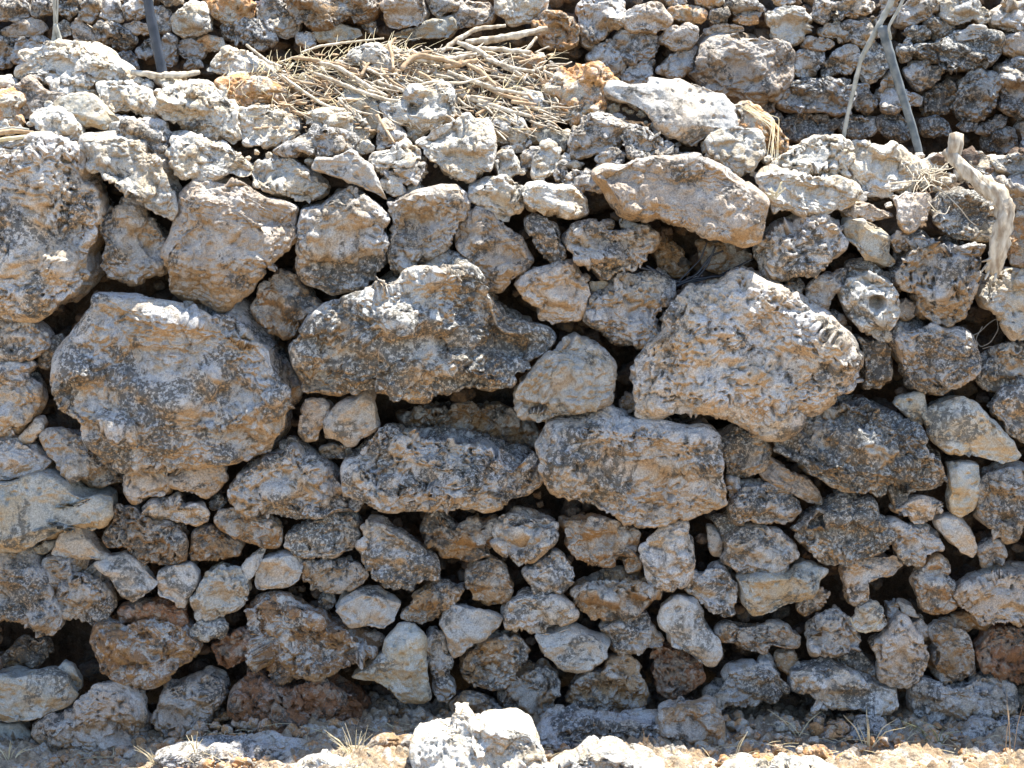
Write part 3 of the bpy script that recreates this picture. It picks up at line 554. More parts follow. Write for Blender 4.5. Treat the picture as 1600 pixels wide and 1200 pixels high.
TOP = '''
w 0|32,82 67,77 90,65 122,65 155,77 172,85 180,97 202,110 204,125 190,130 155,128 142,143 90,146 62,118 27,120 28,108 48,98|sunlit crusty boulder topping the wall at far left
k 0|-20,135 20,137 38,148 40,158 30,170 43,192 35,201 -20,203|orange crusty stone at left edge below {Q}
w -2|-15,116 12,118 24,125 24,134 -15,135|small sunlit stone at left edge above the orange crusty stone
t -3|22,133 50,122 70,140 110,146 105,155 88,165 62,172 58,184 35,186 28,165 38,150|shaded tan stone directly beneath {Q}
s 1|86,160 95,152 130,145 147,152 160,165 187,185 185,195 165,202 137,197 112,183 105,172 88,168|smooth brown-bellied stone below {Q}
w 0|150,130 170,125 205,125 232,140 240,155 252,170 245,185 220,182 175,172 158,157|glaring white wedge right of {Q}
w 2|252,145 262,130 290,125 332,132 355,147 368,170 370,195 378,218 362,225 345,213 318,215 295,197 258,185 250,168|large crumbly grey boulder among the left top rubble
w 0|62,170 100,172 118,185 130,200 132,215 120,227 95,216 62,214 60,198 50,183|lumpy grey stone on {D}, right of the bark strips
c 1|185,200 195,186 222,184 243,190 262,203 265,240 250,245 232,225 207,217 186,212|two-ridged stone under the glaring white wedge
w 3|125,218 155,212 185,212 220,220 240,235 258,250 268,280 280,305 282,330 272,345 245,334 222,312 200,297 165,280 140,262 132,240|long sunlit stone slanting down right beside {D}
w 2|267,210 288,204 310,214 350,222 380,237 398,260 392,273 360,270 335,278 310,283 287,275 265,260 264,243|loaf-shaped sunlit stone above the tall tan boulder
s 0|525,168 538,140 555,135 580,150 592,165 593,185 590,205 580,217 572,202 560,182 545,170|smooth olive shaded stone sticking out of the twigs
w 2|597,165 615,157 640,140 690,125 712,130 715,180 705,187 680,205 655,210 640,197 615,190 600,180|crusty sunlit stone with a small cavity under the twigs
c -1|587,227 590,205 600,188 620,195 645,220 640,230 612,228 600,233|grey stone under the crusty stone with a small cavity
w 3|650,225 665,215 685,205 705,190 735,180 760,190 770,220 770,250 768,270 745,270 735,280 700,270 680,255 665,245 660,232|big white round stone in the middle of the top rubble
w 1|570,255 585,240 610,230 635,220 650,227 660,240 658,250 635,258 615,262 600,270 585,265|oblong sunlit stone left of the big white round stone
c 1|597,280 605,270 625,260 645,250 665,255 665,268 655,285 635,288 615,280|small knobbly stone under the oblong sunlit stone
w 1|592,288 605,274 620,280 632,290 633,303 615,307 600,299|little sunlit stone right of the tip of {M}
w 0|637,292 655,285 667,295 662,306 640,307|tiny sunlit pebble above the wedge-shaped grey stone
w 0|772,245 785,232 800,235 810,255 810,270 795,278 778,275|small sunlit oval right of the big white round stone
w 0|762,190 780,180 810,180 828,205 830,225 815,237 795,230 775,220|crumbly sunlit stone up right of the big white round stone
w -1|470,180 520,170 555,170 575,195 580,210 572,225 575,240 560,243 550,225 520,208 490,198|sunlit craggy stone left of the smooth olive stone
g 2|425,237 450,225 480,210 490,195 525,202 550,207 560,220 552,235 535,240 515,248 480,243 440,243|grey flat-bottomed stone just above {M}
w 1|372,170 400,165 425,165 450,175 470,187 472,200 460,212 440,225 410,230 385,225 372,205|round crusty stone right of the large crumbly grey boulder
w 1|388,268 400,255 425,248 455,245 475,260 490,275 515,290 510,305 490,315 465,312 430,300 400,290|sunlit oblong stone left of {M}
k 0|335,127 360,120 400,120 430,130 450,145 440,160 410,167 385,167 360,155 345,140|orange flat stone behind the large crumbly grey boulder
w -2|325,110 350,78 375,78 400,90 430,102 440,122 400,120 350,118|low sunlit mound at the left end of the twig heap
w 6|542,87 555,72 590,70 608,85 615,110 600,117 575,107 555,98|bright cream boulder half buried in the twig heap
k 0|795,85 810,75 830,80 848,95 842,115 840,125 810,122 795,110|orange shaded lump at the right end of the twig heap
w 0|790,140 800,124 825,122 848,130 850,142 820,146 805,154|crumbly lit stone just left of {Y}
p 0|807,150 820,143 845,145 852,160 868,172 875,185 860,192 835,190 815,180|flat-topped white block below left side of {Y}
k 2|845,142 867,125 875,107 907,102 937,100 955,112 965,132 950,140 947,162 940,175 910,175 895,197 885,180 857,162|knobbly brown top stone with flaking crust, left of {F}
c 1|886,225 897,200 910,182 950,175 972,180 985,195 975,205 967,225 935,237 900,245 887,237|long grey stone under {Y}
g 1|970,220 972,207 980,197 1000,195 1030,212 1050,225 1067,242 1065,252 1025,242 1000,250 980,245|rounded grey stone between {F} and {E}
g -2|930,248 945,232 965,230 980,240 975,252 950,262 932,260|small round stone left of {E}, under the rounded grey stone
p 6|948,140 960,133 985,137 1012,132 1015,122 1055,122 1087,132 1132,150 1145,167 1148,195 1135,202 1105,212 1080,230 1070,225 1055,210 1027,190 997,170 970,155|sunlit white slab perched on top of the wall
w 2|1100,222 1110,205 1150,197 1185,205 1195,225 1190,245 1170,270 1150,273 1125,255 1105,240|sunlit block under the right end of {F}
k 0|1145,165 1165,157 1185,167 1200,185 1215,200 1230,215 1228,235 1205,247 1192,225 1165,205 1150,197|orange-tinged stone right of {F}
w 2|834,277 837,247 847,225 860,217 877,232 875,250 865,270 847,283|small upright sunlit stone left of the long grey stone
c 0|868,272 876,250 885,255 888,275 882,286 870,284|narrow grey stone right of the small upright sunlit stone
c -1|810,265 812,245 828,230 843,230 840,245 832,262 820,268|small shaded stone left of the small upright sunlit stone
s -1|832,195 850,192 870,205 885,215 882,235 872,234 860,219 845,224 835,213|smooth shaded stone beneath the flat-topped white block
g -1|886,277 900,265 925,265 938,280 940,298 905,302 887,292|low grey stone left of the tip of {E}
w 0|1205,250 1240,230 1275,213 1310,213 1333,225 1330,250 1322,272 1300,277 1265,270 1230,264 1208,262|crusty sunlit block left of the foot of the thin cane stake
w 2|1178,275 1210,262 1240,268 1270,272 1300,275 1335,285 1345,300 1335,315 1310,328 1280,330 1255,335 1235,325 1205,332 1195,310|sunlit shelf-like stone right of {E}
w 1|1318,255 1335,222 1350,220 1375,232 1400,225 1418,232 1435,250 1445,265 1435,280 1410,297 1385,305 1348,300 1338,280|sunlit stone with brown belly between the feet of {X}
w -1|1440,252 1460,240 1480,245 1480,262 1460,272 1445,267|small lit stone beside the root tuft
w 0|1505,236 1535,238 1550,250 1554,264 1540,272 1520,264|small white stone behind the top of {W}
w 0|1548,250 1570,242 1620,243 1620,268 1580,272 1558,264|flat sunlit stone at upper right edge behind {W}
c 0|1560,275 1590,268 1620,270 1620,332 1600,337 1580,322 1565,292|shaded stone at right edge beside the elbow of {W}
t 1|1400,330 1398,310 1420,300 1448,305 1450,320 1443,345 1430,355 1420,366 1408,350|tapering tan stone hanging under the root tuft
t -2|1312,328 1330,315 1350,316 1380,330 1400,338 1380,345 1350,343 1325,341|flat tan stone under the sunlit brown-bellied stone
d 0|1462,320 1475,300 1500,298 1535,308 1545,335 1530,355 1515,372 1490,372 1470,362 1460,345|shaded brownish stone left of the elbow of {W}
s -1|1516,367 1535,345 1554,336 1557,350 1547,377 1518,378|small smooth shaded stone behind {W}
k -1|1580,342 1620,340 1620,420 1582,418 1576,380|reddish stone at right edge beside the shaft of {W}
'''
REAR = '''
c 0|-15,28 0,5 20,-10 45,-5 48,20 40,30 15,32|lumpy rear wall stone in the top left corner
c 0|52,-10 80,-10 82,20 65,29 50,22|rear wall stone left of the forked grey stick
t 0|5,45 20,37 50,30 65,32 72,45 60,57 30,58 5,55|flat tan rear wall stone above {Q}
w 0|88,38 100,31 110,42 112,55 95,60|small rear stone behind the foot of the forked grey stick
g 0|-15,60 15,57 27,65 25,85 12,103 -15,103|grey rear stone at left edge above {Q}
g 0|28,62 58,57 78,66 80,78 60,82 38,96 22,96|grey rear stone partly hidden by left end of {Q}
t 0|110,35 125,30 140,42 152,68 140,72 115,59|slanting tan rear stone right of the forked grey stick
d 0|92,-8 122,-8 124,20 110,29 95,25|dark rear stone right beside the forked stick at the top edge
g 0|125,12 140,-5 155,0 155,30 140,38 125,30|grey rear stone second right of the forked grey stick
g 0|143,44 160,34 185,38 205,50 210,65 195,78 175,75 155,62|broad blue-grey rear stone left of the dark slanting pole
c 0|156,5 170,-8 187,0 191,30 170,36 158,25|crumbly rear stone above the broad blue-grey rear stone
c 0|194,-8 222,-8 236,0 236,20 215,30 199,28|rear stone touching the top left of the dark slanting pole
t 0|192,40 210,34 235,38 240,50 225,55 205,49|thin tan rear stone left of the dark slanting pole
g 0|241,13 258,12 270,22 266,48 250,50 240,35|small rear stone right of the dark slanting pole
c 0|241,-8 280,-8 284,6 262,11|flat rear stone at top edge right of the dark slanting pole
w 1|268,30 280,15 300,3 325,8 330,30 328,48 310,58 290,56 272,46|round knobbly sunlit rear stone above the lying log
c 0|214,76 225,63 240,60 243,80 230,89 217,86|little rear stone left of the dark pole, above the lying log
g 0|251,60 263,53 275,62 276,85 270,105 256,102|upright rear stone just right of the foot of the dark pole
c 0|277,72 290,61 312,65 322,80 315,91 290,91 279,86|rear stone above the right end of the lying log
k 0|303,66 320,57 345,60 351,72 335,82 318,78|sunlit tan flake in the rear wall above the low sunlit mound
g 0|345,42 365,31 400,32 425,50 431,66 410,75 380,69 355,59|long pitted rear stone sloping down right to the twig heap
k 0|318,0 330,-8 390,-8 400,20 385,29 350,38 334,25|sunlit ochre rear stone at top edge above the long pitted stone
c 0|182,86 200,80 214,90 215,106 200,111 185,101|small dark rear stone just behind the right slope of {Q}
c 0|289,94 310,93 319,106 300,111 288,105|tiny rear stone behind the right tip of the lying log
g 0|399,5 420,-8 440,0 452,20 468,35 465,55 445,61 420,48 402,33|big smooth-bottomed rear stone at top edge left of the wide overhanging one
o 1|450,4 465,-10 590,-10 597,5 585,25 560,35 520,37 490,42 466,32|wide brown overhanging rear stone at top edge above the twig heap
c 0|464,55 480,48 492,53 492,70 476,76 465,68|small square rear stone under the wide brown overhanging one
s 0|490,44 530,39 560,46 566,56 530,64 500,66 493,55|flat grey rear slab under the wide brown overhanging stone
g 0|565,39 585,31 588,49 575,52|tiny grey rear stone left of the squarish tan rear stone
t 1|600,10 615,-8 660,-8 666,20 660,35 625,46 605,39|squarish tan rear stone at top edge right of the wide overhanging one
c 0|667,-8 720,-8 718,10 702,21 686,29 671,15|rear stone at top edge right of the squarish tan one
t 0|705,30 712,15 730,2 765,5 775,20 765,35 730,43 710,48|pyramid-like tan rear stone above the heaped thick sticks
w 0|775,-8 850,-8 854,8 845,19 830,33 800,37 783,25|wide pale rear stone at top edge left of the split orange stone
s 0|612,54 650,43 680,31 704,27 712,44 700,58 640,62|sloping shaded slab behind the curled roots
c 0|396,54 410,48 421,60 416,76 402,80|small pale rear stone where the twig heap begins
k 2|835,26 850,20 880,25 895,30 905,45 900,70 875,75 850,70 838,55|split orange stone with dark right side behind {Y}
g 0|905,10 920,-5 960,-8 975,5 975,25 962,45 945,60 925,75 910,70 905,45|tall grey rear stone right of the split orange stone
t 1|970,31 985,15 1005,8 1030,10 1045,30 1040,45 1020,51 985,46|sunlit tan rear stone on top of the blue-grey round one
g 0|960,57 970,47 1000,46 1020,52 1030,70 1020,90 995,96 970,88 962,75|blue-grey round rear stone above {F}
t 0|1033,65 1040,48 1065,38 1088,45 1090,60 1075,73 1050,77|tan rear stone with pointed top, left of {T}
k 0|1042,15 1060,7 1090,12 1104,22 1095,35 1070,37 1050,28|smooth orange-tinged rear stone above the pointed tan one
g 0|1027,111 1045,90 1060,80 1088,73 1085,95 1070,118 1045,121|slanting grey rear stone touching left side of {T}
g 0|918,92 930,75 955,60 962,80 975,100 972,116 960,123 940,107|grey rear stone rising from behind {Y}
g 0|972,117 985,103 1005,96 1021,95 1018,115 1005,131 985,136 975,129|grey rear stone right above the left end of {F}
t 2|1080,115 1088,85 1095,70 1115,58 1150,52 1180,58 1215,65 1232,85 1232,120 1222,150 1205,168 1180,172 1150,155 1100,135|tall rounded grey block, the largest stone of the rear wall
t 0|1100,46 1130,39 1160,41 1162,49 1130,53 1105,56|thin sunlit tan stone lying on {T}
c 0|1133,10 1150,0 1185,5 1198,15 1185,24 1150,24 1138,19|flat rear stone at top edge above {T}
k 0|1143,34 1155,24 1180,26 1186,36 1165,40|small ochre rear stone above the right side of {T}
c 0|1104,30 1115,16 1133,16 1136,35 1116,39|small square rear stone above the middle of {T}
c 0|1033,-8 1070,-8 1075,5 1050,10|small rear stone at top edge left of the smooth orange-tinged one
k 0|1080,-8 1122,-8 1133,5 1112,14 1090,8|cream rear stone at top edge just above the smooth orange-tinged one
w 1|1195,20 1225,8 1255,15 1268,30 1262,50 1245,68 1225,73 1212,60 1200,40|bright crumbly rear stone at upper right of {T}
c 0|1270,25 1280,0 1300,-8 1350,-5 1365,5 1365,18 1330,28 1300,26 1288,35|long sunlit rear stone at top edge left of {X}
d 0|1280,50 1290,36 1310,34 1325,55 1318,68 1295,63|dark small rear stone below the long sunlit top-edge stone
g 0|1313,42 1325,33 1350,28 1375,26 1372,50 1355,68 1340,72 1325,60|round dark rear stone behind the upper thin stake
o 0|1252,72 1262,60 1285,60 1304,68 1296,77 1265,77|low brown rear stone on top of the squarish blue-grey one
g 0|1235,95 1250,79 1270,78 1285,80 1285,95 1278,115 1255,123 1240,115|squarish blue-grey rear stone above left end of {V}
g 0|1287,100 1300,83 1315,76 1335,74 1340,90 1332,115 1310,115 1290,118|rear stone with flat foot above right half of {V}
d 0|1343,102 1353,78 1370,69 1389,72 1389,100 1376,120 1352,129 1344,116|dark pitted rear stone between the two {X}
g 2|1217,160 1225,145 1235,130 1260,125 1300,122 1325,127 1332,150 1325,172 1300,178 1270,172 1240,173 1220,168|long flat rear lintel stone behind the thin cane stake
g 0|1329,150 1337,133 1355,132 1368,150 1371,165 1360,178 1336,171|rear stone adjoining right end of {V}
g 0|1373,150 1379,125 1395,112 1405,130 1420,145 1438,152 1435,162 1405,168 1380,173|pale triangular rear stone behind the thick cane stake
d 0|1401,70 1418,63 1425,75 1422,92 1410,98 1403,86|small dark rear stone right of the thick stake near its top
c 0|1408,10 1430,-8 1460,-5 1465,15 1445,30 1425,40 1402,38|rear stone at top edge right of {X}
d 0|1410,51 1425,43 1445,43 1455,60 1435,66 1418,62|dark wedge rear stone above left tip of {U}
d 0|1446,36 1460,21 1480,31 1495,45 1476,55 1461,60 1449,48|dark oval rear stone above the middle of {U}
w 1|1467,2 1485,-8 1525,-8 1533,10 1520,34 1490,39 1469,25|sunlit knobbly rear stone at top edge above {U}
d 2|1425,75 1445,68 1465,65 1490,52 1540,50 1558,57 1560,85 1545,98 1515,110 1495,103 1460,98 1440,88|long dark boat-shaped slab of the rear wall
p 4|1490,65 1495,52 1515,40 1540,42 1545,52 1520,62|bright white flake lying on {U}
w 1|1521,26 1535,13 1550,20 1546,35 1526,37|small bright rear stone above the bright white flake
c 0|1549,20 1570,5 1620,5 1620,43 1590,49 1562,46 1548,38|rear stone in the upper right corner
t 0|1560,62 1575,53 1620,47 1620,85 1585,90 1565,80|tan rear stone at right edge beside {U}
g 0|1415,110 1425,100 1445,97 1470,105 1468,122 1450,135 1435,138 1420,128|rounded grey rear stone below left end of {U}
g 1|1560,112 1585,95 1620,90 1620,185 1590,187 1565,168 1560,145|large grey rear stone at right edge below the tan one
d 0|1492,150 1500,130 1515,114 1540,114 1555,125 1559,150 1550,170 1530,185 1505,187 1493,170|knobbly spongy dark rear stone under {U}
d -2|1442,152 1455,139 1480,124 1490,140 1490,165 1470,179 1445,176|dark recessed rear stone left of the spongy one
d 0|1220,200 1225,186 1250,177 1280,180 1305,190 1300,212 1260,224 1230,217|dark rear stone directly under {V}
d 0|1310,192 1330,182 1365,183 1371,200 1350,216 1320,211|dark rear stone between the feet of the two {X}
d 0|1374,186 1400,175 1418,190 1420,215 1395,224 1376,207|dark rear stone behind the foot of the thick stake
d 0|1442,188 1465,180 1480,195 1486,209 1460,214 1445,206|low rear stone just right of the thick stake foot
c 0|1495,197 1510,189 1530,189 1522,202 1500,205|small flat rear stone above the top stub of {W}
c 0|1525,207 1540,191 1560,179 1575,183 1565,196 1545,209|slanting flat rear stone right of the top stub of {W}
d 0|1540,217 1560,203 1585,202 1590,230 1560,242 1541,234|dark low rear stone behind the top of {W}
g 0|1192,176 1208,172 1222,185 1217,202 1200,198|small grey rear stone right of the foot of {T}
c 0|1592,192 1620,190 1620,242 1595,240|lowest rear stone at the right edge
c 0|1200,-8 1240,-8 1242,4 1215,8|small rear stone at top edge above the bright crumbly one
c 0|1370,-8 1404,-8 1400,20 1381,24|rear stone at top edge between {X}
'''
GROUND = '''
w 0|645,1170 650,1150 670,1145 680,1130 705,1120 710,1108 730,1107 738,1130 765,1125 790,1130 820,1135 835,1145 850,1170 862,1215 850,1235 640,1235|bright sunlit crusty boulder on the ground at bottom centre
w 0|455,1206 475,1187 500,1180 530,1187 550,1195 562,1215 555,1235 455,1235|low sunlit stone cut by the bottom edge, left of {Z}
w 0|845,1212 880,1186 925,1168 965,1166 1000,1182 1035,1202 1050,1240 840,1240|sunlit rough slab on the ground right of {Z}
g -22|835,1150 850,1128 890,1115 950,1118 1000,1130 1035,1120 1045,1150 1020,1175 960,1168 880,1170|shaded smooth bedrock lump at the wall foot behind the sunlit rough slab
o -22|1030,1110 1060,1095 1110,1100 1130,1125 1125,1165 1080,1180 1040,1160|dark brown rock at the wall foot below the round rust-brown stone
w 0|1120,1215 1150,1195 1190,1188 1240,1190 1290,1198 1330,1212 1340,1240 1120,1240|sunlit ground rock with straw right of the dark brown foot rock
g -20|1330,1150 1340,1125 1380,1120 1395,1140 1385,1165 1345,1165|small grey foot rock below the end of the long sloping bottom stone
g -22|1500,1150 1520,1128 1580,1125 1620,1130 1620,1165 1540,1165|flat shaded foot rock under the saddle-shaped stone at right
g -22|235,1180 290,1165 370,1160 450,1163 490,1175 480,1195 300,1197|flat blue-grey foot rock below {P}
o -20|570,1165 600,1150 650,1150 665,1170 640,1192 590,1190|dark foot rock just left of {Z}
k -6|1235,1190 1260,1170 1285,1165 1300,1180 1290,1200 1245,1205|small orange and olive rock in the sunlit ground right of centre
k -5|1310,1190 1325,1177 1340,1185 1335,1200 1315,1203|tiny orange rock beside the orange and olive rock
'''

# ------------------------------------------------------------------ the setting: ground and earth banks
def grid_mesh(X, Y, Z):
    n, m = X.shape
    co = np.stack((X, Y, Z), -1).reshape(-1, 3)
    i = np.arange(n - 1)[:, None] * m + np.arange(m - 1)[None, :]
    return co, np.stack((i, i + 1, i + m + 1, i + m), -1).reshape(-1, 4)
def spread(a, b, near, n, p=2.2):
    t = np.linspace(-1, 1, n); return near + np.where(t < 0, -np.abs(t) ** p * (near - a), np.abs(t) ** p * (b - near))
xs = np.unique(np.concatenate((np.linspace(-60, -2.2, 60), np.linspace(-2.2, 2.2, 620), np.linspace(2.2, 60, 60))))
ys = np.unique(np.concatenate((-1.1 - np.linspace(0, 1, 60) ** 2.5 * 60, np.linspace(-1.1, .3, 220))))
X, Y = np.meshgrid(xs, ys, indexing='ij')
P3 = np.stack((X.ravel(), Y.ravel(), np.zeros(X.size)), 1)
Z = (noise(P3, 1.6, 0) * .018 + noise(P3, 6, 1) * .008 + np.abs(noise(P3, 22, 2)) * .010 + (.6 - noise(P3, 14, 3)) * .012 + noise(P3, 60, 0) * .002).reshape(X.shape) - .012 + gz(X)
co, F = grid_mesh(X, Y, Z)
F = F[:, ::-1]
link_mesh('ground', co, F, M['ground'], kind='structure', base=False)
# darker unseen ground added to cut the bounce on the wall, coloured to warm it
xs = np.linspace(-62, 62, 220); ys = -3.2 - np.linspace(0, 1, 200) ** 1.6 * 60
X, Y = np.meshgrid(xs, ys, indexing='ij'); P3 = np.stack((X.ravel(), Y.ravel(), np.zeros(X.size)), 1)
Z = .03 + (noise(P3, .5, 0) * .05 + np.abs(noise(P3, 1.5, 1)) * .05).reshape(X.shape) + .08 * np.clip(-3.2 - Y, 0, 1)
Z[:, 0] = -.2
co, F = grid_mesh(X, Y, Z)
link_mesh('unseen_dim_ground', co, F, M['dim_ground'], kind='structure', base=False)

# earth behind the front wall and the terrace on top of it, up to the rear wall
us = np.linspace(-2.6, 2.6, 520)
def px_of(x): return 800 + x / 2.0e-3
def profile(x):
    """cross-section points (Y, Z) from the wall foot to the rear wall"""
    px = px_of(x); pb = interp(BROW, px); pt = interp(HEAP, px)
    b = on_wall(min(max(px, 0), 1600), pb + 25, .0); t = on_wall(min(max(px, 0), 1600), pt + 22, (pb - pt) * .0022)
    pts = [(.48, -.3), (.42 + BAT * .9, .9), (.26 + BAT * (b[2] - .12), b[2] - .14), (b[1] + .09, b[2] - .03), (t[1] + .05, t[2] - .02), (t[1] + .16, t[2] - .07), (REAR_C + .75, t[2] - .10)]
    return pts
rows = []
for x in us:
    pts = np.array(profile(x)); d = np.concatenate(([0], np.cumsum(np.hypot(*np.diff(pts, axis=0).T))))
    s = np.linspace(0, d[-1], 230)
    rows.append(np.stack((np.full(230, x), np.interp(s, d, pts[:, 0]), np.interp(s, d, pts[:, 1])), 1))
G = np.array(rows)
P3 = G.reshape(-1, 3)
G = G + (noise(P3, 5, 0) * .012 + np.abs(noise(P3, 18, 1)) * .010)[:, None].reshape(G.shape[0], G.shape[1], 1) * np.array((0, -.6, .8))
co, F = grid_mesh(G[:, :, 0], G[:, :, 1], G[:, :, 2])
link_mesh('terrace_soil', co, F[:, ::-1], M['soil'], kind='structure', base=False)
# earth behind the rear wall, rising above the top of the picture
xs = np.linspace(-3.2, 3.2, 300); zs = np.linspace(0, 1, 120)
U, V = np.meshgrid(xs, zs, indexing='ij')
Zr = 1.5 + np.clip(V * 1.9, 0, 1.45); Yr = REAR_C + .17 + REAR_B * Zr + np.clip(V - .763, 0, 1) * 12
P3 = np.stack((U.ravel(), Yr.ravel(), Zr.ravel()), 1)
dd = (noise(P3, 7, 0) * .03 + np.abs(noise(P3, 16, 1)) * .02).reshape(U.shape)
co, F = grid_mesh(U, Yr - dd, Zr + dd * .4)
link_mesh('rear_terrace_soil', co, F[:, ::-1], M['soil'], kind='structure', base=False)

# ------------------------------------------------------------------ stones
def build(block, mode, name, cat, group):
    k = 0
    for st, push, poly, label in parse(block):
        k += 1
        cx, cy = poly.mean(0); push += (hash_(label) % 100 / 100 - .5) * .03
        if mode == 'front':
            c0 = -push; P = np.array([on_wall(a, b, c0) for a, b in poly]); yd = lambda z, c0=c0: BAT * z + c0
        elif mode == 'top':
            c0 = heap_depth(cx, cy) - push + .02; P = np.array([on_wall(a, b, c0, .35) for a, b in poly])
            zc = on_wall(cx, cy, heap_depth(cx, cy) - push)
            # plane tilted back, passing through the stone's centre
            bb = .40; c1 = zc[1] - bb * zc[2]
            P = np.array([on_wall(a, b, c1, bb) for a, b in poly]); yd = lambda z, c1=c1, bb=bb: bb * z + c1
        elif mode == 'rear':
            c0 = REAR_C - push; P = np.array([on_wall(a, b, c0, REAR_B) for a, b in poly]); yd = lambda z, c0=c0: REAR_B * z + c0
        else:
            foot = on_ground(cx, min(poly[:, 1].max(), 1240) - 6)
            bb = .45; c1 = foot[1] + .10
            P = np.array([on_wall(a, b, c1, bb) for a, b in poly]); yd = lambda z, c1=c1, bb=bb: bb * z + c1
        holes = []
        for hx, hy, hr, hd in HOLES.get(label, ()):
            q = on_wall(hx, hy, -push); holes.append((q[0], q[2], hr * .002, hd))
        pl = P[:, [0, 2]]
        cc = pl.mean(0); sc_ = {'front': .995, 'top': 1.0, 'rear': 1.05, 'ground': 1.0}[mode]; pl = cc + (pl - cc) * sc_
        kw = {}
        if mode == 'ground': kw = dict(tf=.5, tb=.6)
        if mode == 'top': kw = dict(tf=.42, tb=.5)
        co, F = stone_mesh(pl, yd, st, 1000 + hash_(label), holes=holes, **kw)
        link_mesh(name, co, F, M[st], label, cat, group)
def hash_(s):
    h = 7
    for ch in s: h = (h * 131 + ord(ch)) % 1000003
    return h
build(FRONT, 'front', 'wall_stone', 'stone', 'stones of the front dry stone wall')
build(TOP, 'top', 'rubble_stone', 'stone', 'loose stones heaped on top of the front wall')
build(REAR, 'rear', 'rear_wall_stone', 'stone', 'stones of the rear dry stone wall')
build(GROUND, 'ground', 'ground_rock', 'rock', 'rocks on the ground at the wall foot')

# the walls go on past both sides of the picture
for o in [q for q in COL.objects if q.get('group', '').startswith(('stones of', 'loose stones'))]:
    rear = 'rear' in o['group']; sh = 3.70 if rear else 3.37
    for sg in (-1, 1):
        if -.85 < (o.location.x + sg * sh) * sg - 1.66 < .75 and abs(o.location.x + sg * sh) > (1.9 if rear else 1.70):
            c = o.copy(); COL.objects.link(c); c.location.x += sg * sh
            side = 'left' if sg < 0 else 'right'; wl = {'s': 'front', 'l': 'top of the front', 'r': 'rear'}['r' if rear else o['group'][0]]
            c['label'] = 'rough limestone of the %s wall beyond the %s edge of the picture' % (wl, side)
            c['group'] = 'stones of the %s wall past the %s edge' % (wl, side)

# small hearting stones packed behind the faces (uncountable)
def scatter(name, pts, radii, mat, label, res=7, flat=(1, 1, 1), seed=5):
    g = np.random.default_rng(seed); D, F = cubesphere(res); C = []; Fs = []; k = 0
    for p, r in zip(pts, radii):
        d = D * np.array((g.uniform(.7, 1.3), g.uniform(.7, 1.2), g.uniform(.55, .95)))
        for _ in range(6):
            n = g.standard_normal(3); n /= np.linalg.norm(n); q = g.uniform(.45, .85)
            ex = d @ n - q; d = d - np.where(ex > 0, ex, 0)[:, None] * n
        d = d * (1 + .10 * noise(d, 1.2, 0, g.uniform(0, 90, 3)) + .05 * np.abs(noise(d, 3, 1, g.uniform(0, 90, 3))))[:, None]
        a = g.uniform(0, 6.28); ca, sa = math.cos(a), math.sin(a)
        d = d @ np.array(((ca, sa, 0), (-sa, ca, 0), (0, 0, 1))) * np.array(flat)
        C.append(d * r + p); Fs.append(F + k); k += len(D)
    return link_mesh(name, np.concatenate(C), np.concatenate(Fs), mat, label, None, None, 'stuff', base=False)
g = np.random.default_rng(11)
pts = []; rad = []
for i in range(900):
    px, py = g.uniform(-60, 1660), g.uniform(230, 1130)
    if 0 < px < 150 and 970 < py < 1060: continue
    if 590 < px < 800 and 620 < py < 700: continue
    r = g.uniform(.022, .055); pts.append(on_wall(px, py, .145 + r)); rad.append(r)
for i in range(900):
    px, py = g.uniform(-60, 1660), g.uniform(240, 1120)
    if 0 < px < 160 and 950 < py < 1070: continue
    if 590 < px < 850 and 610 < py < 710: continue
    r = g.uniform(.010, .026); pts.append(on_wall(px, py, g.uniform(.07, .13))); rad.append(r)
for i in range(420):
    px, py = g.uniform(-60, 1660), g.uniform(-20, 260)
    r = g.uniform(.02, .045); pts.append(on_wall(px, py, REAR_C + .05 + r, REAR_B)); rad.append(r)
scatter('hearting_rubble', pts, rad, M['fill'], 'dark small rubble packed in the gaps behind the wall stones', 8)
pts = []; rad = []
for i in range(800):
    px = g.uniform(-60, 1660); pb, pt = interp(BROW, px), interp(HEAP, px); py = g.uniform(pt, pb + 10)
    r = g.choice((.010, .016, .026), p=(.45, .35, .2)) * g.uniform(.8, 1.2)
    pts.append(on_wall(px, py, heap_depth(px, py) + .03)); rad.append(r)
scatter('top_rubble', pts, rad, M['w'], 'small pale rubble between the loose stones on top of the wall', 7)
pts = []; rad = []
for i in range(3200):
    x, y = g.uniform(-2.0, 2.0), g.uniform(-.95, .02)
    r = .005 + .022 * g.uniform() ** 4
    pts.append((x, y, r * .2 + gz(x))); rad.append(r)
scatter('ground_gravel', pts, rad, M['k'], 'small stones and gravel lying on the sunlit ground', 5)

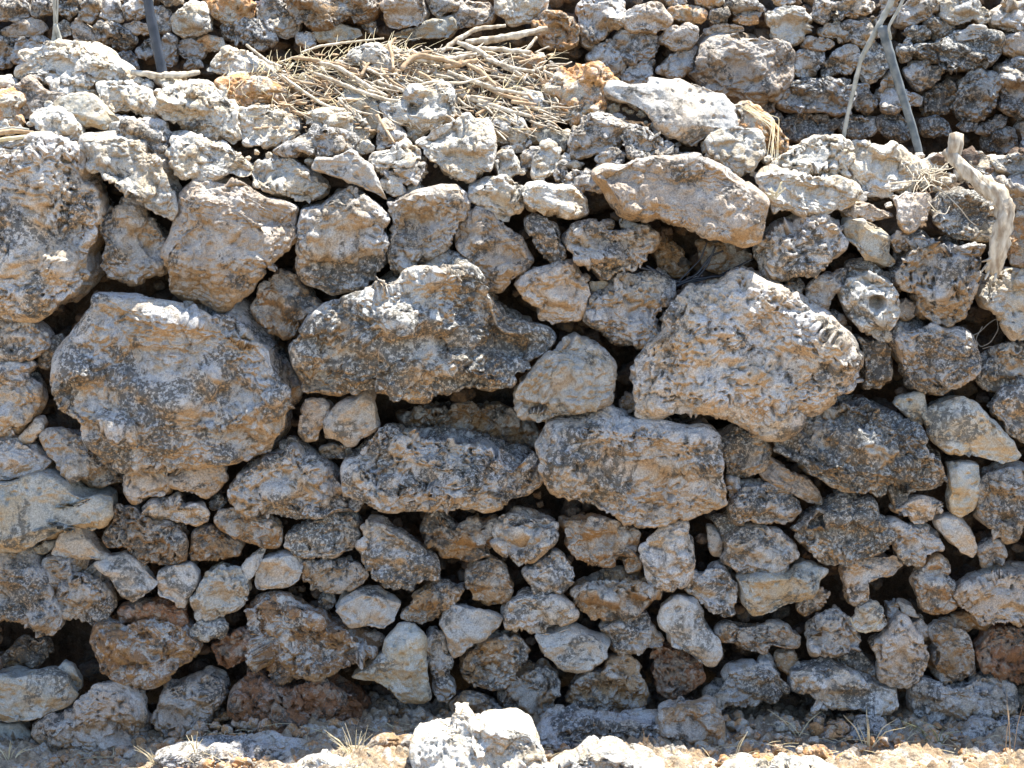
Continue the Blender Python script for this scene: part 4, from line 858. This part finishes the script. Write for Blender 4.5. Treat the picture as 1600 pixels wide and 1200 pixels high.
# ------------------------------------------------------------------ sticks, twigs, canes
def tube_arrays(P, rad, seg=8, rough=0.0, seed=0):
    P = np.array(P, float); n = len(P)
    # resample smoothly
    d = np.concatenate(([0], np.cumsum(np.linalg.norm(np.diff(P, axis=0), axis=1))))
    rad = np.interp(np.linspace(0, 1, n), np.linspace(0, 1, len(rad)), rad) if len(rad) != n else np.array(rad, float)
    m = max(4, int(d[-1] / max(.006, min(rad.mean() * 1.2, .02)))); m = min(m, 90)
    s = np.linspace(0, d[-1], m)
    Q = np.stack([np.interp(s, d, P[:, k]) for k in range(3)], 1)
    if n > 2:
        for _ in range(2): Q[1:-1] = (Q[:-2] + 2 * Q[1:-1] + Q[2:]) / 4
    rr = np.interp(s, d, rad)
    T = np.gradient(Q, axis=0); T /= np.linalg.norm(T, axis=1, keepdims=True) + 1e-9
    ref = np.array((0.0, 1.0, 0.0)) if abs(T[:, 1]).mean() < .8 else np.array((1.0, 0, 0))
    A = np.cross(T, ref); A /= np.linalg.norm(A, axis=1, keepdims=True) + 1e-9; B = np.cross(T, A)
    an = np.linspace(0, 2 * math.pi, seg, endpoint=False)
    ring = A[:, None] * np.cos(an)[None, :, None] + B[:, None] * np.sin(an)[None, :, None]
    co = Q[:, None] + ring * rr[:, None, None]
    co = co.reshape(-1, 3)
    if rough: 
        nn = noise(co * np.array((1, 1, 1)), 30, 1, seed) * .6 + noise(co, 90, 2, seed) * .4
        co = co + ring.reshape(-1, 3) * (nn * rough * np.repeat(rr, seg))[:, None]
    i = np.arange(m - 1)[:, None] * seg + np.arange(seg)[None, :]; j = np.arange(m - 1)[:, None] * seg + (np.arange(seg)[None, :] + 1) % seg
    F = np.stack((i, j, j + seg, i + seg), -1).reshape(-1, 4)
    c0 = len(co); co = np.vstack((co, Q[:1] - T[:1] * rr[0] * .3, Q[-1:] + T[-1:] * rr[-1] * .3))
    k = np.arange(seg); k2 = (k + 1) % seg; e = (m - 1) * seg
    F = np.vstack((F, np.stack((k2, k, np.full(seg, c0), np.full(seg, c0)), 1), np.stack((k + e, k2 + e, np.full(seg, c0 + 1), np.full(seg, c0 + 1)), 1)))
    return co, F
def to_mesh_tris(parts):
    """merge tube arrays; end caps are triangles so everything goes out as triangles"""
    C = []; T = []; k = 0
    for co, F in parts:
        t1 = F[:, [0, 1, 2]]; t2 = F[:, [0, 2, 3]]; t2 = t2[F[:, 2] != F[:, 3]]
        C.append(co); T.append(np.vstack((t1, t2)) + k); k += len(co)
    return np.concatenate(C), np.concatenate(T)
def sticks(name, parts, mat, label=None, cat=None, group=None, kind=None, parent=None):
    co, T = to_mesh_tris(parts)
    return link_mesh(name, co, T, mat, label, cat, group, kind, parent)
def path(pts, f):
    return [f(*p) for p in pts]

# canes and poles standing on the terrace in front of the rear wall
def yp(Y):   # vertical plane at depth Y
    return lambda px, py: on_wall(px, py, Y, 0.0)
sticks('cane_stake', [tube_arrays(path([(1405, -40), (1392, 5), (1365, 55), (1345, 92), (1336, 130), (1322, 190), (1315, 232)], yp(.42)), [.010, .010, .010, .008, .0075, .007, .007], 10, .12)],
       M['cane'], 'thin pale cane stake with a kink, leaning right against the rear wall', 'stake', 'canes stuck in the terrace')
sticks('cane_stake', [tube_arrays(path([(1378, 42), (1392, 90), (1410, 150), (1428, 205), (1441, 262)], yp(.40)), [.0165, .0155, .0145, .0135, .013], 12, .05)],
       M['stake'], 'thick grey cane stake leaning left, its foot beside the root tuft', 'stake', 'canes stuck in the terrace')
sticks('cane_stake', [tube_arrays(path([(1424, -40), (1411, 0), (1400, 22), (1388, 42), (1392, 62)], yp(.37)), [.006, .0055, .005, .005, .004], 8, .1)],
       M['cane'], 'short thin cane crossing over the head of the thick grey stake', 'stake', 'canes stuck in the terrace')
sticks('dark_pole', [tube_arrays(path([(226, -60), (231, 0), (238, 40), (247, 80), (256, 125)], yp(.44)), [.0165, .016, .0165, .0165, .0175], 14, .05)],
       M['pole'], 'dark blue-grey slanting pole in front of the rear wall at left', 'pole')
r = sticks('forked_stick', [tube_arrays(path([(84, -40), (85, 10), (86, 40), (84, 75)], yp(.46)), [.005, .005, .006, .011], 8, .1),
       tube_arrays(path([(90, -40), (90, 10), (89, 36)], yp(.452)), [.003, .003, .003], 7), tube_arrays(path([(86, 38), (92, 55), (96, 74)], yp(.455)), [.007, .008, .009], 8, .1)],
       M['cane'], 'forked grey stick standing behind the sunlit crusty top boulder at far left', 'stick')

# big bent branch at the right
hp = lambda l: (lambda px, py: on_heap(px, py, l))
br = bpy.data.objects.new('fallen_branch', None); COL.objects.link(br)
br.location = on_heap(1560, 420, .10); br['label'] = 'thick bleached branch bent at an elbow, hanging down over the wall at right'; br['category'] = 'branch'
sticks('shaft', [tube_arrays([on_wall(*q) for q in ((1478, 236, -.02), (1500, 258, -.05), (1530, 284, -.08), (1556, 300, -.11), (1571, 325, -.13), (1567, 355, -.13), (1562, 385, -.12), (1551, 428, -.10))],
       [.017, .021, .024, .030, .028, .027, .030, .020], 26, .22, 3)] + [tube_arrays([on_wall(a, b, -.12), on_wall(a - dx, b + dy, -.135)], [.006, .002], 6, .2) for a, b, dx, dy in ((1562, 318, 18, 4), (1560, 346, 16, 2), (1553, 372, 20, -6), (1548, 405, 14, 4), (1545, 425, 6, 12), (1556, 428, 2, 12), (1541, 415, 8, 10))], M['wood'], parent=br)
sticks('stub', [tube_arrays([on_wall(*q) for q in ((1494, 209, -.04), (1494, 222, -.04), (1492, 240, -.035), (1486, 252, -.02))], [.021, .027, .022, .02], 16, .15, 5)], M['wood'], parent=br)

# root tuft beside it
g = np.random.default_rng(21)
pr = []
for i in range(46):
    x0, y0 = 1452 + g.normal(0, 12), 272 + g.normal(0, 9)
    a = g.uniform(0, 6.28); L = g.uniform(14, 50); b = a + g.uniform(-1, 1)
    x1, y1 = x0 + math.cos(a) * L * .5, y0 + math.sin(a) * L * .4; x2, y2 = x1 + math.cos(b) * L * .5, y1 + math.sin(b) * L * .4
    l0 = g.uniform(.04, .10)
    pr.append(tube_arrays([on_heap(x0, y0, l0), on_heap(x1, y1, l0 + .015), on_heap(x2, y2, l0 + .005)], [g.uniform(.0012, .0032), .0012, .0007], 5))
for q, rr in (([(1390, 287), (1415, 284), (1444, 282)], .003), ([(1440, 300), (1455, 288), (1475, 300), (1500, 325), (1515, 345), (1525, 352)], .0022), ([(1450, 315), (1462, 330), (1478, 336), (1484, 322)], .0018), ([(1445, 275), (1430, 290), (1425, 310), (1440, 322)], .0015)):
    pr.append(tube_arrays([on_heap(a, b, .10) for a, b in q], [rr, rr * .7], 6))
sticks('root_tuft', pr, M['twig'], 'tangled tuft of dry roots on the wall left of the bent branch', 'roots')

# traced sticks of the heap (px, py ...) radius in mm
LOGS = '''
wood 11|205,112 240,118 280,118 312,113|short pale log lying left of the twig heap|0.02
bark 7|455,90 480,92 510,98 535,103 560,110|thin grey-brown branch entering the heap from the left|0.06
wood 7|500,98 530,106 555,122 580,138 605,150|long pale stick sloping down right, left of the cream boulder|0.08
wood 6|480,110 520,125 560,142 600,155 640,160|long pale stick sloping down right below the cream boulder|0.08
twig 5|440,118 470,140 500,160 525,172|thin straight stick near the lower left edge of the heap|0.07
bark 9|628,108 640,92 655,86 690,92 720,102|brown curved root bent over at the heap centre|0.10
bark 10|695,104 720,100 745,94|dark brown broken stick end in the middle of the heap|0.09
bark 6|615,108 612,85 608,70 618,60|upright curly brown root right of the cream boulder|0.10
wood 8|640,92 680,96 715,90 745,84|pale stick lying just behind the brown curved root|0.08
wood 12|728,66 770,62 820,52 855,44|thick bleached branch pointing to the split orange stone|0.05
wood 8|690,80 715,62 745,45 790,40|bleached fork rising to the upper right of the heap|0.05
wood 9|715,66 745,78 780,100 815,118|bleached stick crossing under the thick bleached branch|0.07
wood 8|750,75 790,78 830,82|straight pale stick at the right side of the heap|0.07
wood 7|760,92 795,105 835,112|pale slat at the right end of the heap|0.08
bark 8|730,100 755,115 775,135|flat brown bark strip pointing down right|0.09
wood 7|700,112 740,128 780,140 825,148|long pale stick along the lower right of the heap|0.08
bark 6|755,135 790,150 825,158|brown stick beneath the long pale stick at lower right|0.07
wood 8|715,148 750,158 790,172 830,182|lowest pale stick of the heap, above the white round stone|0.06
wood 6|590,128 640,145 690,150 725,140|thin pale stick passing above the cavity stone|0.08
twig 4|640,135 675,128 720,130 760,120|slender twig lying across the heap centre|0.11
twig 4|470,82 500,72 545,66 600,60|slender twig along the upper left rim of the heap|0.05
wood 5|385,70 400,82 420,98 440,104|short crooked stick at the left tip of the heap|0.05
wood 6|810,92 830,70 838,58|short stick propped beside the orange shaded lump|0.05
'''
for l in LOGS.strip().split('\n'):
    a, p, t, lf = l.split('|'); mt, rr = a.split(); rr = float(rr) / 1000 * 1.0; lf = float(lf)
    q = [tuple(map(float, s.split(','))) for s in p.split()]
    P = [on_heap(x, y, lf) for x, y in q]
    sticks('dry_stick', [tube_arrays(P, [rr * .8, rr * 1.1, rr, rr * .7], 10, .22, len(t))], M[mt], t, 'stick', 'dry sticks heaped on the wall')
# fine twig litter
g = np.random.default_rng(33)
def litter(n, xr, dirs, rad, mat, name, label, fx=None):
    pr = []
    for i in range(n):
        x = g.uniform(*xr); pb, pt = min(interp(BROW, x), 215), interp(HEAP, x) - 8
        y = pt + (pb - pt) * (g.beta(1.1, 1.8) * .85 if x < 720 else g.uniform(0, .9))
        a = g.normal(*dirs); L = g.uniform(12, 60)
        l0 = g.uniform(.0, .075)
        x1, y1 = x + math.cos(a) * L / 2, y + math.sin(a) * L / 2 * .8; b = a + g.normal(0, .35); x2, y2 = x1 + math.cos(b) * L / 2, y1 + math.sin(b) * L / 2 * .8
        if min(y, y1, y2) < interp(HEAP, x) - 22: continue
        rr = g.uniform(*rad)
        P = [on_heap(x, y, l0), on_heap(x1, y1, l0 + g.uniform(-.01, .02)), on_heap(x2, y2, l0 + g.uniform(-.02, .03))]
        pr.append(tube_arrays(P, [rr, rr * .8, rr * .4], 5))
    sticks(name, pr, mat, label, kind='stuff')
litter(260, (425, 860), (.45, .7), (.0007, .0022), M['twig'], 'twig_litter', 'tangle of fine dry twigs over the wall top')
litter(330, (520, 870), (.33, .45), (.0016, .006), M['wood'], 'wood_litter', 'splintered bleached wood scraps over the wall top')
litter(200, (330, 860), (-.6, 1.2), (.0006, .0018), M['straw'], 'straw_litter', 'dry straw strewn over the wall top')
litter(90, (430, 860), (.5, .6), (.003, .008), M['bark'], 'bark_litter', 'brown bark scraps between the twigs')
# upright feathery twigs at the rim of the heap
pr = []
for i in range(60):
    x = g.uniform(400, 640); y = interp(HEAP, x) + g.uniform(-4, 10); a = g.uniform(-2.6, -.6); L = g.uniform(12, 34)
    pr.append(tube_arrays([on_heap(x, y, .05), on_heap(x + math.cos(a) * L * .6, y + math.sin(a) * L * .5, .05), on_heap(x + math.cos(a + .4) * L, y + math.sin(a + .3) * L, .05)], [.0014, .001, .0005], 5))
sticks('feathery_twigs', pr, M['straw'], 'feathery dry twigs sticking up at the rim of the heap', kind='stuff')

pts = []; rad = []
for i in range(500):
    px = g.uniform(400, 870); py = g.uniform(interp(HEAP, px) - 6, 205); pts.append(on_heap(px, py, g.uniform(.0, .05))); rad.append(g.uniform(.005, .018))
scatter('leaf_litter', pts, rad, M['bark'], 'crushed brown leaves and bark chips under the twigs', 4, (1, .8, .35), 9)
# bark strips at the left edge
bs = bpy.data.objects.new('bark_strips', None); COL.objects.link(bs); bs.location = on_heap(20, 220, .05)
bs['label'] = 'bundle of flat striped bark strips at the left edge above the huge left boulder'; bs['category'] = 'bark'
for q, rr, mt in (([(-20, 210), (20, 205), (52, 207)], .008, 'bark'), ([(-20, 222), (20, 216), (58, 212)], .007, 'straw'), ([(-10, 204), (20, 200), (45, 203)], .006, 'cane'), ([(15, 230), (40, 220), (62, 211)], .004, 'wood')):
    sticks('strip', [tube_arrays([on_heap(a, b, .07) for a, b in q], [rr, rr, rr * .7], 8, .15)], M[mt], parent=bs)

# straw tassel right of the long overhanging stone
pr = []
for i in range(10):
    x0 = 1160 + g.uniform(-6, 8); y0 = 160 + g.uniform(-6, 12)
    pr.append(tube_arrays([on_heap(x0, y0, .10), on_heap(1205 + g.uniform(-10, 14), 190 + g.uniform(-6, 10), .12), on_heap(1212 + g.uniform(-14, 18), 235 + g.uniform(-10, 20), .10)], [.0012, .0011, .0006], 5))
sticks('straw_tassel', pr, M['straw'], 'wisp of straw draped over the stones right of the sunlit white slab', 'straw')
pr = [tube_arrays([on_wall(1200 + g.uniform(-6, 6), 300 + g.uniform(-8, 8), -.09), on_wall(1212, 308 + g.uniform(-6, 8), -.10), on_wall(1225 + g.uniform(-6, 4), 290 + g.uniform(-8, 6), -.09)], [.0012, .0011, .0007], 5) for i in range(14)]
sticks('straw_wisp', pr, M['straw'], 'small straw wisp at the right end of the long overhanging tan stone', 'straw')

# black plastic strips in the hollow under the long overhanging stone
pr = []
for q, rr in (([(1010, 415), (1035, 430), (1062, 442), (1090, 428), (1110, 400), (1130, 392)], .0045), ([(1030, 438), (1060, 440), (1085, 440), (1105, 415), (1118, 385)], .004), ([(1040, 455), (1060, 445), (1085, 436), (1150, 428)], .006),
              ([(1000, 418), (1025, 424), (1048, 440)], .005), ([(1060, 440), (1095, 405), (1105, 378)], .003), ([(1075, 442), (1120, 432), (1175, 405)], .003)):
    pr.append(tube_arrays([on_wall(a, b, -.01) for a, b in q], [rr, rr * .8], 7, .2))
sticks('plastic_strips', pr, M['plastic'], 'crumpled strips of black plastic in the hollow below the long overhanging stone', 'plastic')

# twine loop, curl of straw
sticks('twine_loop', [tube_arrays([on_wall(a, b, -.03) for a, b in ((1512, 527), (1530, 520), (1545, 505), (1558, 497), (1560, 515), (1548, 535), (1532, 543), (1524, 530), (1535, 510))], [.0011] * 2, 6),
                      tube_arrays([on_wall(a, b, -.05) for a, b in ((1535, 545), (1552, 540), (1558, 560), (1555, 590))], [.0009] * 2, 6)],
       M['twine'], 'thin loop of grey twine at the gap by the right edge', 'twine')
sticks('straw_curl', [tube_arrays([on_wall(a, b, -.07) for a, b in ((1329, 965), (1333, 978), (1342, 987), (1355, 988), (1367, 982), (1374, 970))], [.0014] * 2, 6)],
       M['straw'], 'curl of straw hanging on the small pitted stone at lower right', 'straw')

# dry plants at the foot of the wall
def sprig(label, px, py, blades, mat, spread=.5, h=(.04, .09), seed=0, Y=None, cat='grass'):
    gg = np.random.default_rng(seed); b = on_ground(px, py); pr = []
    for i in range(blades):
        a = gg.normal(0, spread); H = gg.uniform(*h); f = gg.uniform(-.5, .5)
        p0 = b + np.array((gg.normal(0, .006), gg.normal(0, .006), -.005)); p1 = p0 + np.array((math.sin(a) * H * .5, f * H * .4, H * .6)); p2 = p0 + np.array((math.sin(a) * H * 1.1, f * H, H * gg.uniform(.75, 1.05)))
        rr = gg.uniform(.0008, .0018)
        pr.append(tube_arrays([p0, p1, p2], [rr, rr, rr * .3], 5))
    sticks('dry_sprig', pr, M[mat], label, cat, 'dry sprigs along the foot of the wall')
sprig('yellow-green grass tuft just left of the bright foreground boulder', 557, 1192, 22, 'straw', .8, (.05, .13), 1)
sprig('sparse dry tuft in the bottom left corner', 15, 1196, 12, 'straw', .7, (.04, .09), 2)
sprig('low sprouting tuft under the large ochre-faced corner stone', 247, 1199, 16, 'straw', .9, (.03, .08), 3)
sprig('thin dry stalks at the wall foot below the cavernous pitted block', 305, 1188, 6, 'straw', .3, (.06, .11), 4)
sprig('pair of brown dry stalks standing on the sunlit rough slab', 1008, 1180, 4, 'bark', .12, (.06, .11), 5)
sprig('pale curved straw left of the sunlit ground rock with straw', 1148, 1185, 2, 'straw', .3, (.08, .12), 6)
sprig('forked straw plant in front of the end of the long sloping stone', 1358, 1172, 9, 'straw', .45, (.08, .14), 7)
sprig('faint grey-green twig in the shade under the saddle-shaped stone', 1465, 1165, 5, 'green', .8, (.06, .11), 8)
sprig('tall reddish dry stalk near the right edge', 1578, 1180, 4, 'bark', .1, (.14, .19), 9)
sprig('bent straw lying before the long sloping bottom stone', 1250, 1148, 3, 'straw', 1.2, (.06, .10), 10)
sprig('tiny white dry sprout right of the sunlit rough slab', 1057, 1188, 4, 'straw', .5, (.03, .05), 12)
pr = []
g = np.random.default_rng(44)
for i in range(900):
    x, y = g.uniform(-2, 2), g.uniform(-1.0, -.15); a = g.uniform(0, 6.28); L = g.uniform(.02, .10)
    p = np.array((x, y, g.uniform(.004, .014) + gz(x))); q = p + np.array((math.cos(a) * L, math.sin(a) * L * .6, g.uniform(-.003, .02)))
    pr.append(tube_arrays([p, (p + q) / 2 + np.array((0, 0, .004)), q], [.0009, .0009, .0005], 4))
sticks('ground_straw', pr, M['straw'], 'dry straw and stalks lying on the ground', kind='stuff')
